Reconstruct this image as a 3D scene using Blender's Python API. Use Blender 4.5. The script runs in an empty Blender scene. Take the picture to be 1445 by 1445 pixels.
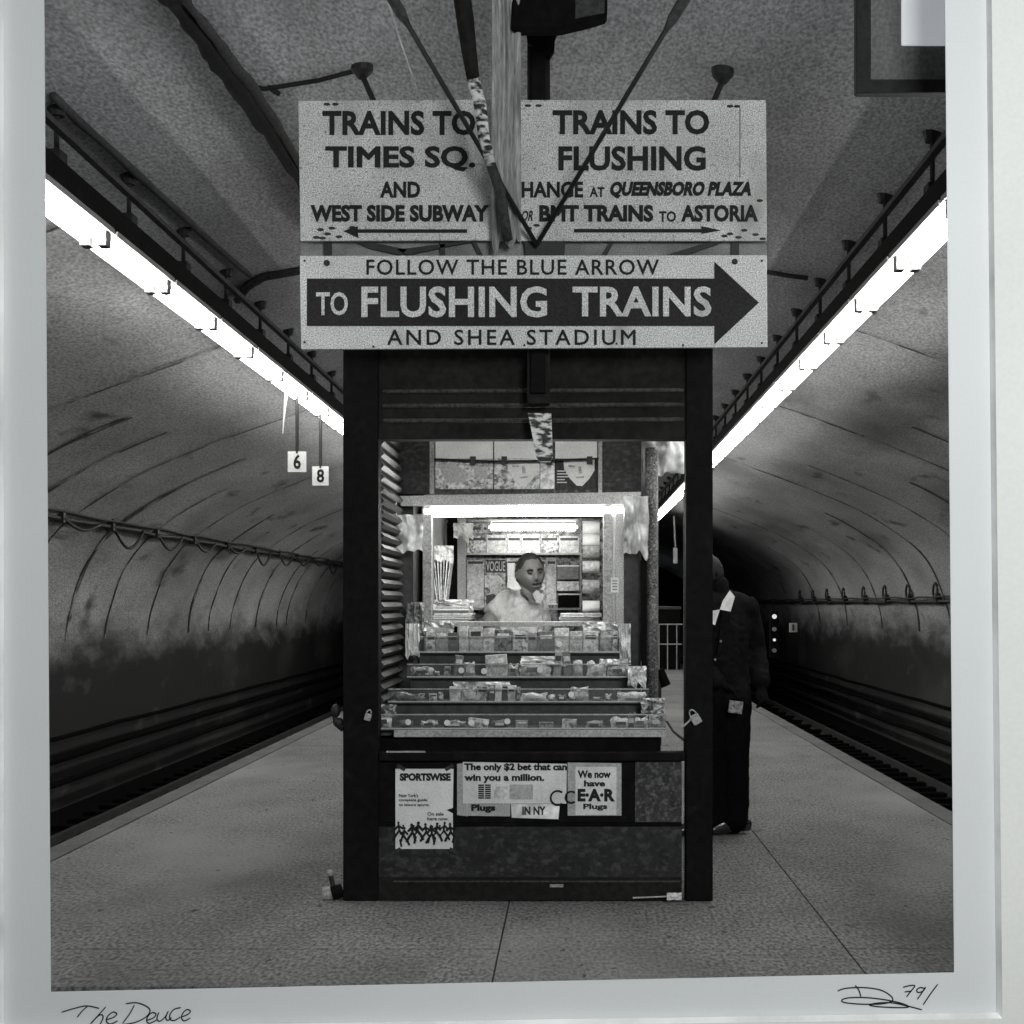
import bpy, bmesh, math, random
from mathutils import Vector, Matrix, noise
random.seed(7)
R = math.radians
sc = bpy.context.scene
COL = sc.collection
# ------------------------------------------------------------------ camera, light, exposure
F, VX, VY, H = 2200.0, 808.0, 852.0, 1.44          # focal length and vanishing point in photo pixels, eye height in metres
cd = bpy.data.cameras.new('camera'); cam = bpy.data.objects.new('camera', cd); COL.objects.link(cam)
cam.location = (0, 0, H); cam.rotation_euler = (R(90), 0, 0)
cd.sensor_width = 36; cd.lens = F / 1445 * 36
cd.shift_x = -(VX - 722.5) / 1445; cd.shift_y = (VY - 722.5) / 1445
cd.clip_start = .05; cd.clip_end = 300
sc.camera = cam
W = bpy.data.worlds.new('World'); sc.world = W; W.use_nodes = True
W.node_tree.nodes['Background'].inputs[0].default_value = (.85, .93, 1, 1)
W.node_tree.nodes['Background'].inputs[1].default_value = .10
def area(name, loc, aim, size, power, col=(1, 1, 1)):
    l = bpy.data.lights.new(name, 'AREA'); l.energy = power; l.shape = 'SQUARE'; l.size = size; l.color = col
    o = bpy.data.objects.new(name, l); COL.objects.link(o); o.location = loc
    o.rotation_euler = (Vector(aim) - Vector(loc)).to_track_quat('-Z', 'Y').to_euler()
    return o
area('room_lamp', (1.9, -.4, 3.4), (0, 6.5, 1.7), 1.8, 345, (.97, 1, 1))
TUBE = 42.0
sc.view_settings.view_transform = 'Standard'; sc.view_settings.look = 'None'
sc.view_settings.exposure = 0; sc.view_settings.gamma = 1
sc.cycles.max_bounces = 7; sc.cycles.diffuse_bounces = 4; sc.cycles.transparent_max_bounces = 12
sc.cycles.sample_clamp_indirect = 8; sc.cycles.use_denoising = True

# ------------------------------------------------------------------ helpers
def P(px, py, Z): return Vector(((px - VX) * Z / F, Z, H + (VY - py) * Z / F))
def floor_z(py): return F * H / (py - VY)
MATS = {}
def mat(name, v, rough=.7, ns=40, na=.3, bump=.0, metal=0, tint=(1, 1, .985), ns2=3, na2=.25, spec=.3, stretch=(1, 1, 1)):
    m = bpy.data.materials.new(name); m.use_nodes = True; nt = m.node_tree; N = nt.nodes; L = nt.links
    b = N['Principled BSDF']; b.inputs['Roughness'].default_value = rough; b.inputs['Metallic'].default_value = metal
    b.inputs['Specular IOR Level'].default_value = spec
    tc = N.new('ShaderNodeTexCoord'); mp = N.new('ShaderNodeMapping'); mp.inputs['Scale'].default_value = stretch
    L.new(tc.outputs['Object'], mp.inputs['Vector'])
    def nz(s, det):
        n = N.new('ShaderNodeTexNoise'); n.inputs['Scale'].default_value = s; n.inputs['Detail'].default_value = det
        L.new(mp.outputs[0], n.inputs['Vector']); return n
    a, c = nz(ns, 2), nz(ns2, 5)
    def mr(n, am):
        r = N.new('ShaderNodeMapRange'); r.inputs['From Min'].default_value = .3; r.inputs['From Max'].default_value = .7
        r.inputs['To Min'].default_value = 1 - am; r.inputs['To Max'].default_value = 1 + am
        L.new(n.outputs['Fac'], r.inputs['Value']); return r
    ra, rc = mr(a, na), mr(c, na2)
    mu = N.new('ShaderNodeMath'); mu.operation = 'MULTIPLY'; L.new(ra.outputs[0], mu.inputs[0]); L.new(rc.outputs[0], mu.inputs[1])
    vm = N.new('ShaderNodeVectorMath'); vm.operation = 'SCALE'; vm.inputs[0].default_value = (v * tint[0], v * tint[1], v * tint[2])
    L.new(mu.outputs[0], vm.inputs['Scale']); L.new(vm.outputs[0], b.inputs['Base Color'])
    if bump:
        bp = N.new('ShaderNodeBump'); bp.inputs['Strength'].default_value = bump; bp.inputs['Distance'].default_value = .01
        L.new(c.outputs['Fac'], bp.inputs['Height']); L.new(bp.outputs[0], b.inputs['Normal'])
    MATS[name] = m; m['scale_node'] = vm.name
    return m
def patch(m, v2, scale, lo, hi, stretch=(1, 1, 1), detail=6):
    """blend patches of a second colour (rust, flaked paint) into a material"""
    nt = m.node_tree; N = nt.nodes; L = nt.links; b = N['Principled BSDF']
    src = b.inputs['Base Color'].links[0].from_socket
    tc = N.new('ShaderNodeTexCoord'); mp = N.new('ShaderNodeMapping'); mp.inputs['Scale'].default_value = stretch
    L.new(tc.outputs['Object'], mp.inputs['Vector'])
    n = N.new('ShaderNodeTexNoise'); n.inputs['Scale'].default_value = scale; n.inputs['Detail'].default_value = detail
    L.new(mp.outputs[0], n.inputs['Vector'])
    r = N.new('ShaderNodeMapRange'); r.inputs['From Min'].default_value = lo; r.inputs['From Max'].default_value = hi
    L.new(n.outputs['Fac'], r.inputs['Value'])
    mx = N.new('ShaderNodeMix'); mx.data_type = 'RGBA'
    L.new(r.outputs[0], mx.inputs['Factor']); L.new(src, mx.inputs['A']); mx.inputs['B'].default_value = (v2, v2, v2 * .97, 1)
    L.new(mx.outputs['Result'], b.inputs['Base Color']); return m
def emis(name, s, tint=(1, 1, .97)):
    m = bpy.data.materials.new(name); m.use_nodes = True; nt = m.node_tree
    b = nt.nodes['Principled BSDF']; b.inputs['Base Color'].default_value = (.8, .8, .8, 1)
    b.inputs['Emission Color'].default_value = (*tint, 1); b.inputs['Emission Strength'].default_value = s
    MATS[name] = m; return m

class MB:
    def __init__(s): s.v = []; s.f = []
    def add(s, vs, fs):
        n = len(s.v); s.v += [tuple(v) for v in vs]; s.f += [tuple(i + n for i in f) for f in fs]; return s
    def box(s, x0, x1, y0, y1, z0, z1):
        x0, x1 = sorted((x0, x1)); y0, y1 = sorted((y0, y1)); z0, z1 = sorted((z0, z1))
        return s.add([(x, y, z) for z in (z0, z1) for y in (y0, y1) for x in (x0, x1)],
                     [(0, 1, 5, 4), (1, 3, 7, 5), (3, 2, 6, 7), (2, 0, 4, 6), (4, 5, 7, 6), (0, 2, 3, 1)])
    def px(s, a, b, c, d, Z, dep=.02):
        p, q = P(a, c, Z), P(b, d, Z); return s.box(p.x, q.x, Z, Z + dep, q.z, p.z)
    def obox(s, c, sx, sy, sz, M=None):
        M = M or Matrix.Identity(3); c = Vector(c)
        vs = [c + M @ Vector((x * sx / 2, y * sy / 2, z * sz / 2)) for z in (-1, 1) for y in (-1, 1) for x in (-1, 1)]
        return s.add(vs, [(0, 1, 5, 4), (1, 3, 7, 5), (3, 2, 6, 7), (2, 0, 4, 6), (4, 5, 7, 6), (0, 2, 3, 1)])
    def tube(s, pts, r, n=8, cap=True):
        pts = [Vector(p) for p in pts]; rs = r if isinstance(r, (list, tuple)) else [r] * len(pts)
        vs = []; fs = []
        up = Vector((0, 0, 1))
        for i, p in enumerate(pts):
            t = (pts[min(i + 1, len(pts) - 1)] - pts[max(i - 1, 0)]).normalized()
            u = up.cross(t) if abs(t.z) < .95 else Vector((0, 1, 0)).cross(t)
            u.normalize(); w = t.cross(u)
            for k in range(n):
                a = 2 * math.pi * k / n; vs.append(p + rs[i] * (math.cos(a) * u + math.sin(a) * w))
        for i in range(len(pts) - 1):
            for k in range(n):
                fs.append((i * n + k, i * n + (k + 1) % n, (i + 1) * n + (k + 1) % n, (i + 1) * n + k))
        if cap: fs += [tuple(range(n))[::-1], tuple(range((len(pts) - 1) * n, len(pts) * n))]
        return s.add(vs, fs)
    def prism(s, pts, y0, y1):                     # polygon given as (x, z)
        n = len(pts)
        return s.add([(x, y0, z) for x, z in pts] + [(x, y1, z) for x, z in pts],
                     [tuple(range(n)), tuple(range(2 * n - 1, n - 1, -1))] + [(i, n + i, n + (i + 1) % n, (i + 1) % n) for i in range(n)])
    def ppx(s, pts, Z, dep=.02):
        return s.prism([(P(a, b, Z).x, P(a, b, Z).z) for a, b in pts], Z, Z + dep)
    def ball(s, c, r, n=10, m=7, sq=(1, 1, 1)):
        c = Vector(c); vs = [c + Vector((0, 0, r * sq[2]))]
        for j in range(1, m):
            t = math.pi * j / m
            for k in range(n):
                a = 2 * math.pi * k / n
                vs.append(c + Vector((r * sq[0] * math.sin(t) * math.cos(a), r * sq[1] * math.sin(t) * math.sin(a), r * sq[2] * math.cos(t))))
        vs.append(c - Vector((0, 0, r * sq[2]))); fs = [(0, 1 + k, 1 + (k + 1) % n) for k in range(n)]
        for j in range(m - 2):
            for k in range(n):
                fs.append((1 + j * n + k, 1 + (j + 1) * n + k, 1 + (j + 1) * n + (k + 1) % n, 1 + j * n + (k + 1) % n))
        e = len(vs) - 1; fs += [(e, 1 + (m - 2) * n + (k + 1) % n, 1 + (m - 2) * n + k) for k in range(n)]
        return s.add(vs, fs)
    def build(s, name, m, parent=None, smooth=False, bevel=0):
        off = Vector((0, 0, 0)); q = parent
        while q: off += q.location; q = q.parent
        me = bpy.data.meshes.new(name); me.from_pydata([Vector(v) - off for v in s.v], [], s.f); me.update()
        bm = bmesh.new(); bm.from_mesh(me); bmesh.ops.recalc_face_normals(bm, faces=bm.faces)
        if bevel:
            bmesh.ops.bevel(bm, geom=list(bm.edges), offset=bevel, segments=1, affect='EDGES')
        bm.to_mesh(me); bm.free()
        if smooth: me.polygons.foreach_set('use_smooth', [True] * len(me.polygons))
        if m: me.materials.append(MATS[m] if isinstance(m, str) else m)
        o = bpy.data.objects.new(name, me); COL.objects.link(o); o.parent = parent
        return o
def tag(o, label=None, cat=None, group=None, kind=None):
    if label: o['label'] = label
    if cat: o['category'] = cat
    if group: o['group'] = group
    if kind: o['kind'] = kind
    return o
def thing(name, loc, label, cat, group=None):
    o = bpy.data.objects.new(name, None); o.empty_display_size = .1; COL.objects.link(o); o.location = loc
    return tag(o, label, cat, group)
def copy_tree(o, parent=None):
    c = o.copy(); COL.objects.link(c); c.parent = parent
    for ch in list(KIDS.get(o.name, [])): copy_tree(ch, c)
    return c
KIDS = {}
def reg():
    KIDS.clear()
    for o in list(COL.objects):
        if o.parent: KIDS.setdefault(o.parent.name, []).append(o)
def text(body, box, Z, m, parent, th=.02, shear=0, dep=.0015, sp=1.0, name='lettering', slant=0):
    """words fitted to a rectangle of photo pixels on the plane at depth Z, facing the camera side"""
    cu = bpy.data.curves.new('t', 'FONT'); cu.body = body; cu.space_character = sp
    cu.resolution_u = 3; cu.extrude = .01; cu.bevel_depth = max(th, .001); cu.bevel_resolution = 1; cu.fill_mode = 'BOTH'
    to = bpy.data.objects.new('t', cu); COL.objects.link(to)
    dg = bpy.context.evaluated_depsgraph_get(); me = bpy.data.meshes.new_from_object(to.evaluated_get(dg))
    bpy.data.objects.remove(to)
    for v in me.vertices: v.co.x += shear * v.co.y
    xs = [v.co.x for v in me.vertices]; ys = [v.co.y for v in me.vertices]; zm = max(v.co.z for v in me.vertices)
    x0, x1, y0, y1 = min(xs), max(xs), min(ys), max(ys)
    a, b, c, d = box; p, q = P(a, c, Z), P(b, d, Z); mb = MB(); vs = []
    for v in me.vertices:
        X = p.x + (v.co.x - x0) / (x1 - x0) * (q.x - p.x)
        vs.append((X, Z - v.co.z / zm * dep * .5, q.z + (v.co.y - y0) / max(1e-6, y1 - y0) * (p.z - q.z)))
    mb.add(vs, [tuple(f.vertices) for f in me.polygons])
    bpy.data.meshes.remove(me)
    return mb.build(name, m, parent)
def stroke(pts, wpx, Z, m, parent, name, dep=.002):
    """a flat pen or paint stroke through photo pixels"""
    # smooth the polyline
    q = []
    for i in range(len(pts) - 1):
        p0 = pts[max(i - 1, 0)]; p1 = pts[i]; p2 = pts[i + 1]; p3 = pts[min(i + 2, len(pts) - 1)]
        for t in (0, .2, .4, .6, .8):
            q.append(tuple(.5 * (2 * p1[k] + (p2[k] - p0[k]) * t + (2 * p0[k] - 5 * p1[k] + 4 * p2[k] - p3[k]) * t * t + (3 * p1[k] - p0[k] - 3 * p2[k] + p3[k]) * t ** 3) for k in (0, 1)))
    q.append(pts[-1]); mb = MB(); L = []; Rr = []
    for i in range(len(q)):
        a = q[max(i - 1, 0)]; b = q[min(i + 1, len(q) - 1)]
        t = Vector((b[0] - a[0], b[1] - a[1])); t = t.normalized() if t.length > 1e-6 else Vector((1, 0))
        n = Vector((-t.y, t.x)) * wpx / 2 * (1 if 0 < i < len(q) - 1 else .5)
        L.append(P(q[i][0] + n.x, q[i][1] + n.y, Z)); Rr.append(P(q[i][0] - n.x, q[i][1] - n.y, Z))
    k = len(q); B = [v + Vector((0, dep, 0)) for v in L + Rr]
    mb.add(L + Rr + B, [(i, i + 1, k + i + 1, k + i) for i in range(k - 1)] + [(2 * k + i, 3 * k + i, 3 * k + i + 1, 2 * k + i + 1) for i in range(k - 1)]
           + [(i, 2 * k + i, 2 * k + i + 1, i + 1) for i in range(k - 1)] + [(k + i, k + i + 1, 3 * k + i + 1, 3 * k + i) for i in range(k - 1)])
    return mb.build(name, m, parent)
def crumple(a, b, c, d, Z, amp=.03, nx=16, nz=16, seed=0, fold=0, bulge=.0, ragged=.1, lean=0):
    """a crumpled sheet of plastic or paper with thickness, hung in a pixel rectangle"""
    mb = MB(); vs = []
    for j in range(nz + 1):
        for i in range(nx + 1):
            u, w = i / nx, j / nz
            n1 = noise.noise(Vector((u * 3 + seed, w * 2.2, seed * 1.7))); n2 = noise.noise(Vector((u * 7 + seed, w * 5, 3 + seed)))
            e = noise.noise(Vector((u * 4, seed, 9))) * ragged * (w ** 2) + noise.noise(Vector((w * 4, seed, 2))) * ragged * .4
            p = P(a + (b - a) * (u + e * .4), c + (d - c) * (w * (1 + e)), Z + lean * w)
            p.y += amp * (n1 + .6 * n2) + fold * math.sin(u * 19 + n1 * 3) * .5 - bulge * math.sin(u * math.pi) * math.sin(w * math.pi)
            vs.append(p)
    k = nx + 1; n = len(vs)
    fs = [(j * k + i, j * k + i + 1, (j + 1) * k + i + 1, (j + 1) * k + i) for j in range(nz) for i in range(nx)]
    mb.add(vs, fs); mb.add([v + Vector((0, .003, 0)) for v in vs], [f[::-1] for f in fs])
    return mb
NUM = 'one two three four five six seven eight nine ten eleven twelve thirteen fourteen fifteen sixteen seventeen eighteen nineteen twenty twenty-one twenty-two twenty-three twenty-four twenty-five twenty-six'.split()
ORD = ['first', 'second', 'third', 'fourth', 'fifth', 'sixth', 'seventh', 'eighth', 'ninth', 'tenth', 'eleventh', 'twelfth', 'thirteenth', 'fourteenth', 'fifteenth', 'sixteenth', 'seventeenth', 'eighteenth']

# ------------------------------------------------------------------ materials
mat('concrete_floor', .12, .9, 60, .7, .15, ns2=3.0, na2=.16, stretch=(1, .45, 1))
patch(MATS['concrete_floor'], .05, 9, .64, .74, (1, .6, 1)); patch(MATS['concrete_floor'], .05, .9, .50, .80, (1, .5, 1), 9); patch(MATS['concrete_floor'], .20, .55, .50, .72, (1, .5, 1), 7); patch(MATS['concrete_floor'], .03, 16, .68, .71, (1, .45, 1), 3)
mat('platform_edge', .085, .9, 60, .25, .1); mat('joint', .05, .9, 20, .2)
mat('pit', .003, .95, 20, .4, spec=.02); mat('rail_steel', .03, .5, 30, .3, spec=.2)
mat('seam', .035, .9, 9, .3); patch(MATS['seam'], .20, 2.2, .50, .56, (1, 1, 1))
mat('ceiling', .54, .9, 60, .42, .25, ns2=.9, na2=.28, tint=(.99, .99, 1.02), stretch=(1, .4, 1))
mat('black_paint', .0045, .75, 25, .4, .1, tint=(1, 1, .94), spec=.08); patch(MATS['black_paint'], .011, 12, .60, .75)
mat('black_soft', .005, .9, 25, .3, spec=.05); mat('soot', .003, .95, 25, .4, spec=.02); mat('fascia', .014, .8, 30, .3, tint=(1, .98, .92), spec=.08)
mat('fascia_rib', .04, .8, 60, .6, tint=(1, .98, .93))
mat('speckled', .02, .6, 40, .6, .2, ns2=14, na2=.6, tint=(1, 1, .95)); patch(MATS['speckled'], .10, 55, .50, .70)
mat('mottled', .008, .6, 40, .5, .3, ns2=10, na2=.6); patch(MATS['mottled'], .045, 30, .50, .72, (1, 1, 1.5))
mat('sign_white', .52, .7, 170, .6, 0, ns2=5, na2=.08, tint=(.99, 1, .99)); mat('sign_old', .45, .7, 170, .65, 0, ns2=4, na2=.18, tint=(.99, 1, .99))
patch(MATS['sign_old'], .20, 60, .58, .68); patch(MATS['sign_old'], .26, 3.2, .52, .75, (1, 1, .7), 9); patch(MATS['sign_white'], .3, 4, .58, .8, (1, 1, .7), 9)
mat('sign_ink', .010, .8, 120, .5, tint=(1, 1, .95)); mat('arrow_ink', .014, .8, 100, .5, tint=(1, 1, .95))
mat('sign_back', .17, .7, 160, .4, ns2=6, na2=.4); mat('frame_grey', .11, .7, 60, .3); mat('rust', .03, .8, 50, .5)
mat('iron', .016, .6, 40, .3); mat('conduit', .013, .8, 40, .4, .5); mat('conduit_grey', .05, .8, 40, .4)
mat('flaked', .03, .7, 50, .5, .3); patch(MATS['flaked'], .62, 20, .44, .56, (1, 1, 2.6), 8)
mat('plastic', .62, .35, 22, .25, .4, ns2=8, na2=.5, spec=.6); mat('dull_sheet', .24, .4, 22, .4, .4, ns2=3, na2=.4, spec=.5, stretch=(8, 1, .7))
mat('paper_white', .62, .8, 120, .12); mat('paper_grey', .36, .8, 120, .25); mat('newsprint', .5, .8, 50, .3, ns2=16, na2=.35)
mat('slat', .035, .5, 50, .35, metal=.3); mat('grey_metal', .28, .5, 80, .35); mat('galvanised', .1, .6, 80, .7, ns2=10, na2=.5); patch(MATS['galvanised'], .3, 70, .58, .62)
mat('wood_dark', .03, .5, 30, .4); mat('valance', .33, .6, 170, .4); mat('lampshade_white', .8, .5, 40, .05)
mat('skin', .085, .5, 60, .12, .1, tint=(1.02, 1, .97)); mat('skin_shaded', .009, .95, 60, .12, .1, spec=.03); mat('skin_shadow', .05, .6, 60, .1); mat('hair', .010, .7, 120, .4, .3); mat('hair_grey', .16, .6, 130, .5, .3)
mat('shirt', .30, .8, 90, .14, .2, tint=(1, 1, .98)); mat('white_shirt', .75, .8, 60, .08); mat('suit', .008, .9, 60, .35, .2, spec=.05); mat('trousers', .004, .9, 60, .3, .2, spec=.05)
mat('shoe', .02, .2, 30, .2, spec=.6); mat('eye_dark', .01, .3, 30, .1); mat('lips', .1, .5, 60, .1)
mat('mat_board', .84, .9, 60, .025, .06, ns2=1.2, na2=.03, tint=(1, 1, .955)); mat('mat_core', .95, .8, 60, .02)
mat('print_paper', .74, .5, 80, .012, 0, ns2=.9, na2=.035, tint=(.985, 1, 1.0)); mat('pen', .012, .4, 30, .2, tint=(.9, .9, 1.2))
mat('dot', .6, .6, 60, .1); mat('tag_white', .65, .6, 60, .1)
for k, v in enumerate((.62, .45, .28, .12, .04)): mat('pack_%d' % k, v, .5, 90, .3, ns2=30, na2=.35)
emis('tube_glow', TUBE); emis('kiosk_tube_glow', 42.0); emis('back_tube_glow', 20.0); emis('signal_glow', .5); emis('canopy_fill_glow', 34); emis('reflection_glow', .26, (.9, .93, 1))
# walls: pale dusty concrete with soot climbing from the track bed
def wall_material():
    m = mat('wall', .25, .9, 48, .42, .3, ns2=.8, na2=.3, tint=(.99, .99, 1.0), stretch=(1, .4, 1)); nt = m.node_tree; N = nt.nodes; L = nt.links
    b = N['Principled BSDF']; src = b.inputs['Base Color'].links[0].from_socket
    tc = N.new('ShaderNodeTexCoord'); sp = N.new('ShaderNodeSeparateXYZ'); L.new(tc.outputs['Object'], sp.inputs[0])
    mp = N.new('ShaderNodeMapping'); mp.inputs['Scale'].default_value = (1, .32, 1); L.new(tc.outputs['Object'], mp.inputs[0])
    n = N.new('ShaderNodeTexNoise'); n.inputs['Scale'].default_value = 2.6; n.inputs['Detail'].default_value = 8; n.inputs['Roughness'].default_value = .65; L.new(mp.outputs[0], n.inputs['Vector'])
    a = N.new('ShaderNodeMath'); a.operation = 'MULTIPLY_ADD'; a.inputs[1].default_value = 1.25; L.new(n.outputs['Fac'], a.inputs[0]); L.new(sp.outputs['Z'], a.inputs[2])
    r = N.new('ShaderNodeMapRange'); r.interpolation_type = 'SMOOTHSTEP'
    r.inputs['From Min'].default_value = 1.15; r.inputs['From Max'].default_value = 2.1; L.new(a.outputs[0], r.inputs['Value'])
    mx = N.new('ShaderNodeMix'); mx.data_type = 'RGBA'; L.new(r.outputs[0], mx.inputs['Factor']); mx.inputs['A'].default_value = (.006, .0058, .0058, 1)
    L.new(src, mx.inputs['B']); L.new(mx.outputs['Result'], b.inputs['Base Color'])
wall_material()
patch(MATS['wall'], .05, .5, .53, .76, (1, .35, 1), 6); patch(MATS['wall'], .05, 2.6, .62, .74, (1, .3, .7), 8); patch(MATS['ceiling'], .16, .5, .52, .8, (1, .4, 1), 5)
def print_material(name, seed, lo, hi):
    """printed covers: blotchy high-contrast picture areas, different on every object"""
    m = bpy.data.materials.new(name); m.use_nodes = True; nt = m.node_tree; N = nt.nodes; L = nt.links; b = N['Principled BSDF']
    b.inputs['Roughness'].default_value = .4
    tc = N.new('ShaderNodeTexCoord'); oi = N.new('ShaderNodeObjectInfo')
    ad = N.new('ShaderNodeVectorMath'); ad.operation = 'MULTIPLY_ADD'; ad.inputs[1].default_value = (1, 1, 1)
    cb = N.new('ShaderNodeCombineXYZ'); mu = N.new('ShaderNodeMath'); mu.operation = 'MULTIPLY'; mu.inputs[1].default_value = 91.7; L.new(oi.outputs['Random'], mu.inputs[0])
    for i in range(3): L.new(mu.outputs[0], cb.inputs[i])
    L.new(tc.outputs['Object'], ad.inputs[0]); L.new(cb.outputs[0], ad.inputs[2])
    n = N.new('ShaderNodeTexNoise'); n.inputs['Scale'].default_value = 30; n.inputs['Detail'].default_value = 8; n.inputs['Roughness'].default_value = .65; n.inputs['Distortion'].default_value = .5; L.new(ad.outputs[0], n.inputs['Vector'])
    v = N.new('ShaderNodeTexVoronoi'); v.inputs['Scale'].default_value = 60; L.new(ad.outputs[0], v.inputs['Vector'])
    s = N.new('ShaderNodeSeparateColor'); L.new(v.outputs['Color'], s.inputs[0])
    a = N.new('ShaderNodeMath'); a.operation = 'MULTIPLY_ADD'; a.inputs[1].default_value = .22; L.new(s.outputs[0], a.inputs[0]); L.new(n.outputs['Fac'], a.inputs[2])
    r = N.new('ShaderNodeMapRange'); r.inputs['From Min'].default_value = .46; r.inputs['From Max'].default_value = .74; r.inputs['To Min'].default_value = lo; r.inputs['To Max'].default_value = hi
    L.new(a.outputs[0], r.inputs['Value']); c = N.new('ShaderNodeCombineColor')
    for i in range(3): L.new(r.outputs[0], c.inputs[i])
    L.new(c.outputs[0], b.inputs['Base Color']); MATS[name] = m
print_material('cover', 1, .06, .6); print_material('cover_light', 2, .3, .75); print_material('cover_dark', 3, .015, .3)
def glass():
    m = bpy.data.materials.new('clear_lip'); m.use_nodes = True; nt = m.node_tree; N = nt.nodes; L = nt.links; N.remove(N['Principled BSDF'])
    t = N.new('ShaderNodeBsdfTransparent'); t.inputs[0].default_value = (.93, .93, .93, 1); g = N.new('ShaderNodeBsdfGlossy'); g.inputs['Roughness'].default_value = .25
    d = N.new('ShaderNodeBsdfDiffuse'); d.inputs[0].default_value = (.4, .4, .4, 1); x1 = N.new('ShaderNodeMixShader'); x1.inputs[0].default_value = .5
    L.new(g.outputs[0], x1.inputs[1]); L.new(d.outputs[0], x1.inputs[2]); x = N.new('ShaderNodeMixShader'); x.inputs[0].default_value = .06
    L.new(t.outputs[0], x.inputs[1]); L.new(x1.outputs[0], x.inputs[2]); L.new(x.outputs[0], N['Material Output'].inputs[0]); MATS['clear_lip'] = m
glass()

# ------------------------------------------------------------------ the station shell
Z0, Z1, XC, HW = 5.86, 75.0, -.2, 6.4
PROF = [(0, 4.22), (.15, 4.17), (.3, 4.02), (.4, 3.88), (.5, 3.66), (.65, 3.30), (.78, 2.93), (.895, 2.45), (.95, 2.03), (.985, 1.5), (1, .95), (1, -.2), (1, -1.25)]
def refine(P_, n=4):
    out = []
    for i in range(len(P_) - 1):
        p0 = P_[max(i - 1, 0)]; p1 = P_[i]; p2 = P_[i + 1]; p3 = P_[min(i + 2, len(P_) - 1)]
        for t in [k / n for k in range(n)]:
            out.append(tuple(.5 * (2 * p1[k] + (p2[k] - p0[k]) * t + (2 * p0[k] - 5 * p1[k] + 4 * p2[k] - p3[k]) * t * t + (3 * p1[k] - p0[k] - 3 * p2[k] + p3[k]) * t ** 3) for k in (0, 1)))
    out.append(P_[-1]); return out
PF = refine(PROF)
def vault_h(x):
    t = abs(x - XC) / HW
    for a, b in zip(PF, PF[1:]):
        if a[0] <= t <= b[0] and b[0] > a[0]: return a[1] + (b[1] - a[1]) * (t - a[0]) / (b[0] - a[0])
    return PF[-1][1]
def shell(profile, name, m):
    mb = MB(); ys = [Z0 + (Z1 - Z0) * (i / 90) ** 1.4 for i in range(91)]; k = len(profile)
    outer = [(x + (.25 if x > XC else -.25) * min(1, abs(x - XC) / HW), h + .25) for x, h in profile]
    for pr, rev in ((profile, 0), (outer, 1)):
        vs = [(x, y, h + .02 * noise.noise(Vector((x * .8, y * .5, h)))) for y in ys for x, h in pr]
        mb.add(vs, [(j * k + i, j * k + i + 1, (j + 1) * k + i + 1, (j + 1) * k + i) for j in range(90) for i in range(k - 1)])
    return mb.build(name, m, None, smooth=True)
def cutp(t0, t1):
    o_ = [p for p in PF if t0 < p[0] < t1 or (t1 >= 1 and p[0] >= t0)]
    hh_ = lambda t: (t, vault_h(XC + t * HW))
    return ([hh_(t0)] if t0 > 0 else [PF[0]]) + [p for p in o_ if p[0] > t0] + ([hh_(t1)] if t1 < 1 else [])
TL_, TR_ = .44, .385
ceil_pts = [(XC - t * HW, h) for t, h in reversed(cutp(0, TL_))] + [(XC + t * HW, h) for t, h in cutp(0, TR_)[1:]]
ceiling = tag(shell(ceil_pts, 'ceiling', 'ceiling'), kind='structure')
wl = tag(shell([(XC - t * HW, h) for t, h in cutp(TL_, 1)], 'wall_left', 'wall'), kind='structure')
wr = tag(shell([(XC + t * HW, h) for t, h in cutp(TR_, 1)], 'wall_right', 'wall'), kind='structure')
endw = MB().box(XC - HW - .3, XC + HW + .3, Z1, Z1 + .3, -1.6, 4.6).build('end_wall', 'pit'); tag(endw, kind='structure')
# ring seams, each one irregular dark joint on the wall it belongs to
def seam(y, sgn, t0, t1, w, parent, sd):
    pts = [p for p in refine(PROF, 8) if t0 <= p[0] <= 1.0 and p[1] > t1]
    mb = MB(); L = []; Rr = []
    for i, (t, h) in enumerate(pts):
        q = pts[min(i + 1, len(pts) - 1)]; p = pts[max(i - 1, 0)]
        nn = Vector((-(q[1] - p[1]), 0, (q[0] - p[0]) * HW)); nn.normalize()
        if nn.z < 0 and nn.x > 0: nn = -nn
        n_in = Vector((-abs(nn.x) * sgn, 0, -abs(nn.z)))
        c = Vector((XC + sgn * t * HW, y + .10 * noise.noise(Vector((h * 1.5, sd, 0))), h)) + n_in * .02
        ww = w * (.35 + 1.0 * abs(noise.noise(Vector((h * 2.3, sd, 5)))) + .3 * noise.noise(Vector((h * 9, sd, 1))))
        L.append(c + Vector((0, -ww, 0))); Rr.append(c + Vector((0, ww, 0)))
    k = len(L); B = [v - n_in * .012 for v in L + Rr]
    mb.add(L + Rr + B, [(i, i + 1, k + i + 1, k + i) for i in range(k - 1)] + [(i, 2 * k + i, 2 * k + i + 1, i + 1) for i in range(k - 1)] + [(k + i, k + i + 1, 3 * k + i + 1, 3 * k + i) for i in range(k - 1)])
    return mb.build('seam', 'seam', parent)
yL = [9.5, 11.2, 12.6, 13.9, 15.4, 16.8, 18.4, 20.3, 22, 24.2, 26.7, 28.2, 30, 32.4, 34.7, 35.9, 38.5, 41, 45, 50]
for i, y in enumerate(yL): seam(y, -1, .62 + .25 * random.random() if i % 3 else .42, random.choice((.1, .5, .9)), .035 + .05 * (i % 3 == 1), wl, i * 3.1)
yR = [8.8, 10.6, 12.2, 13.6, 15.2, 17.1, 18.8, 20.8, 22.9, 25.5, 27.8, 31.2, 35.1, 39, 44, 50, 57]
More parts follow.
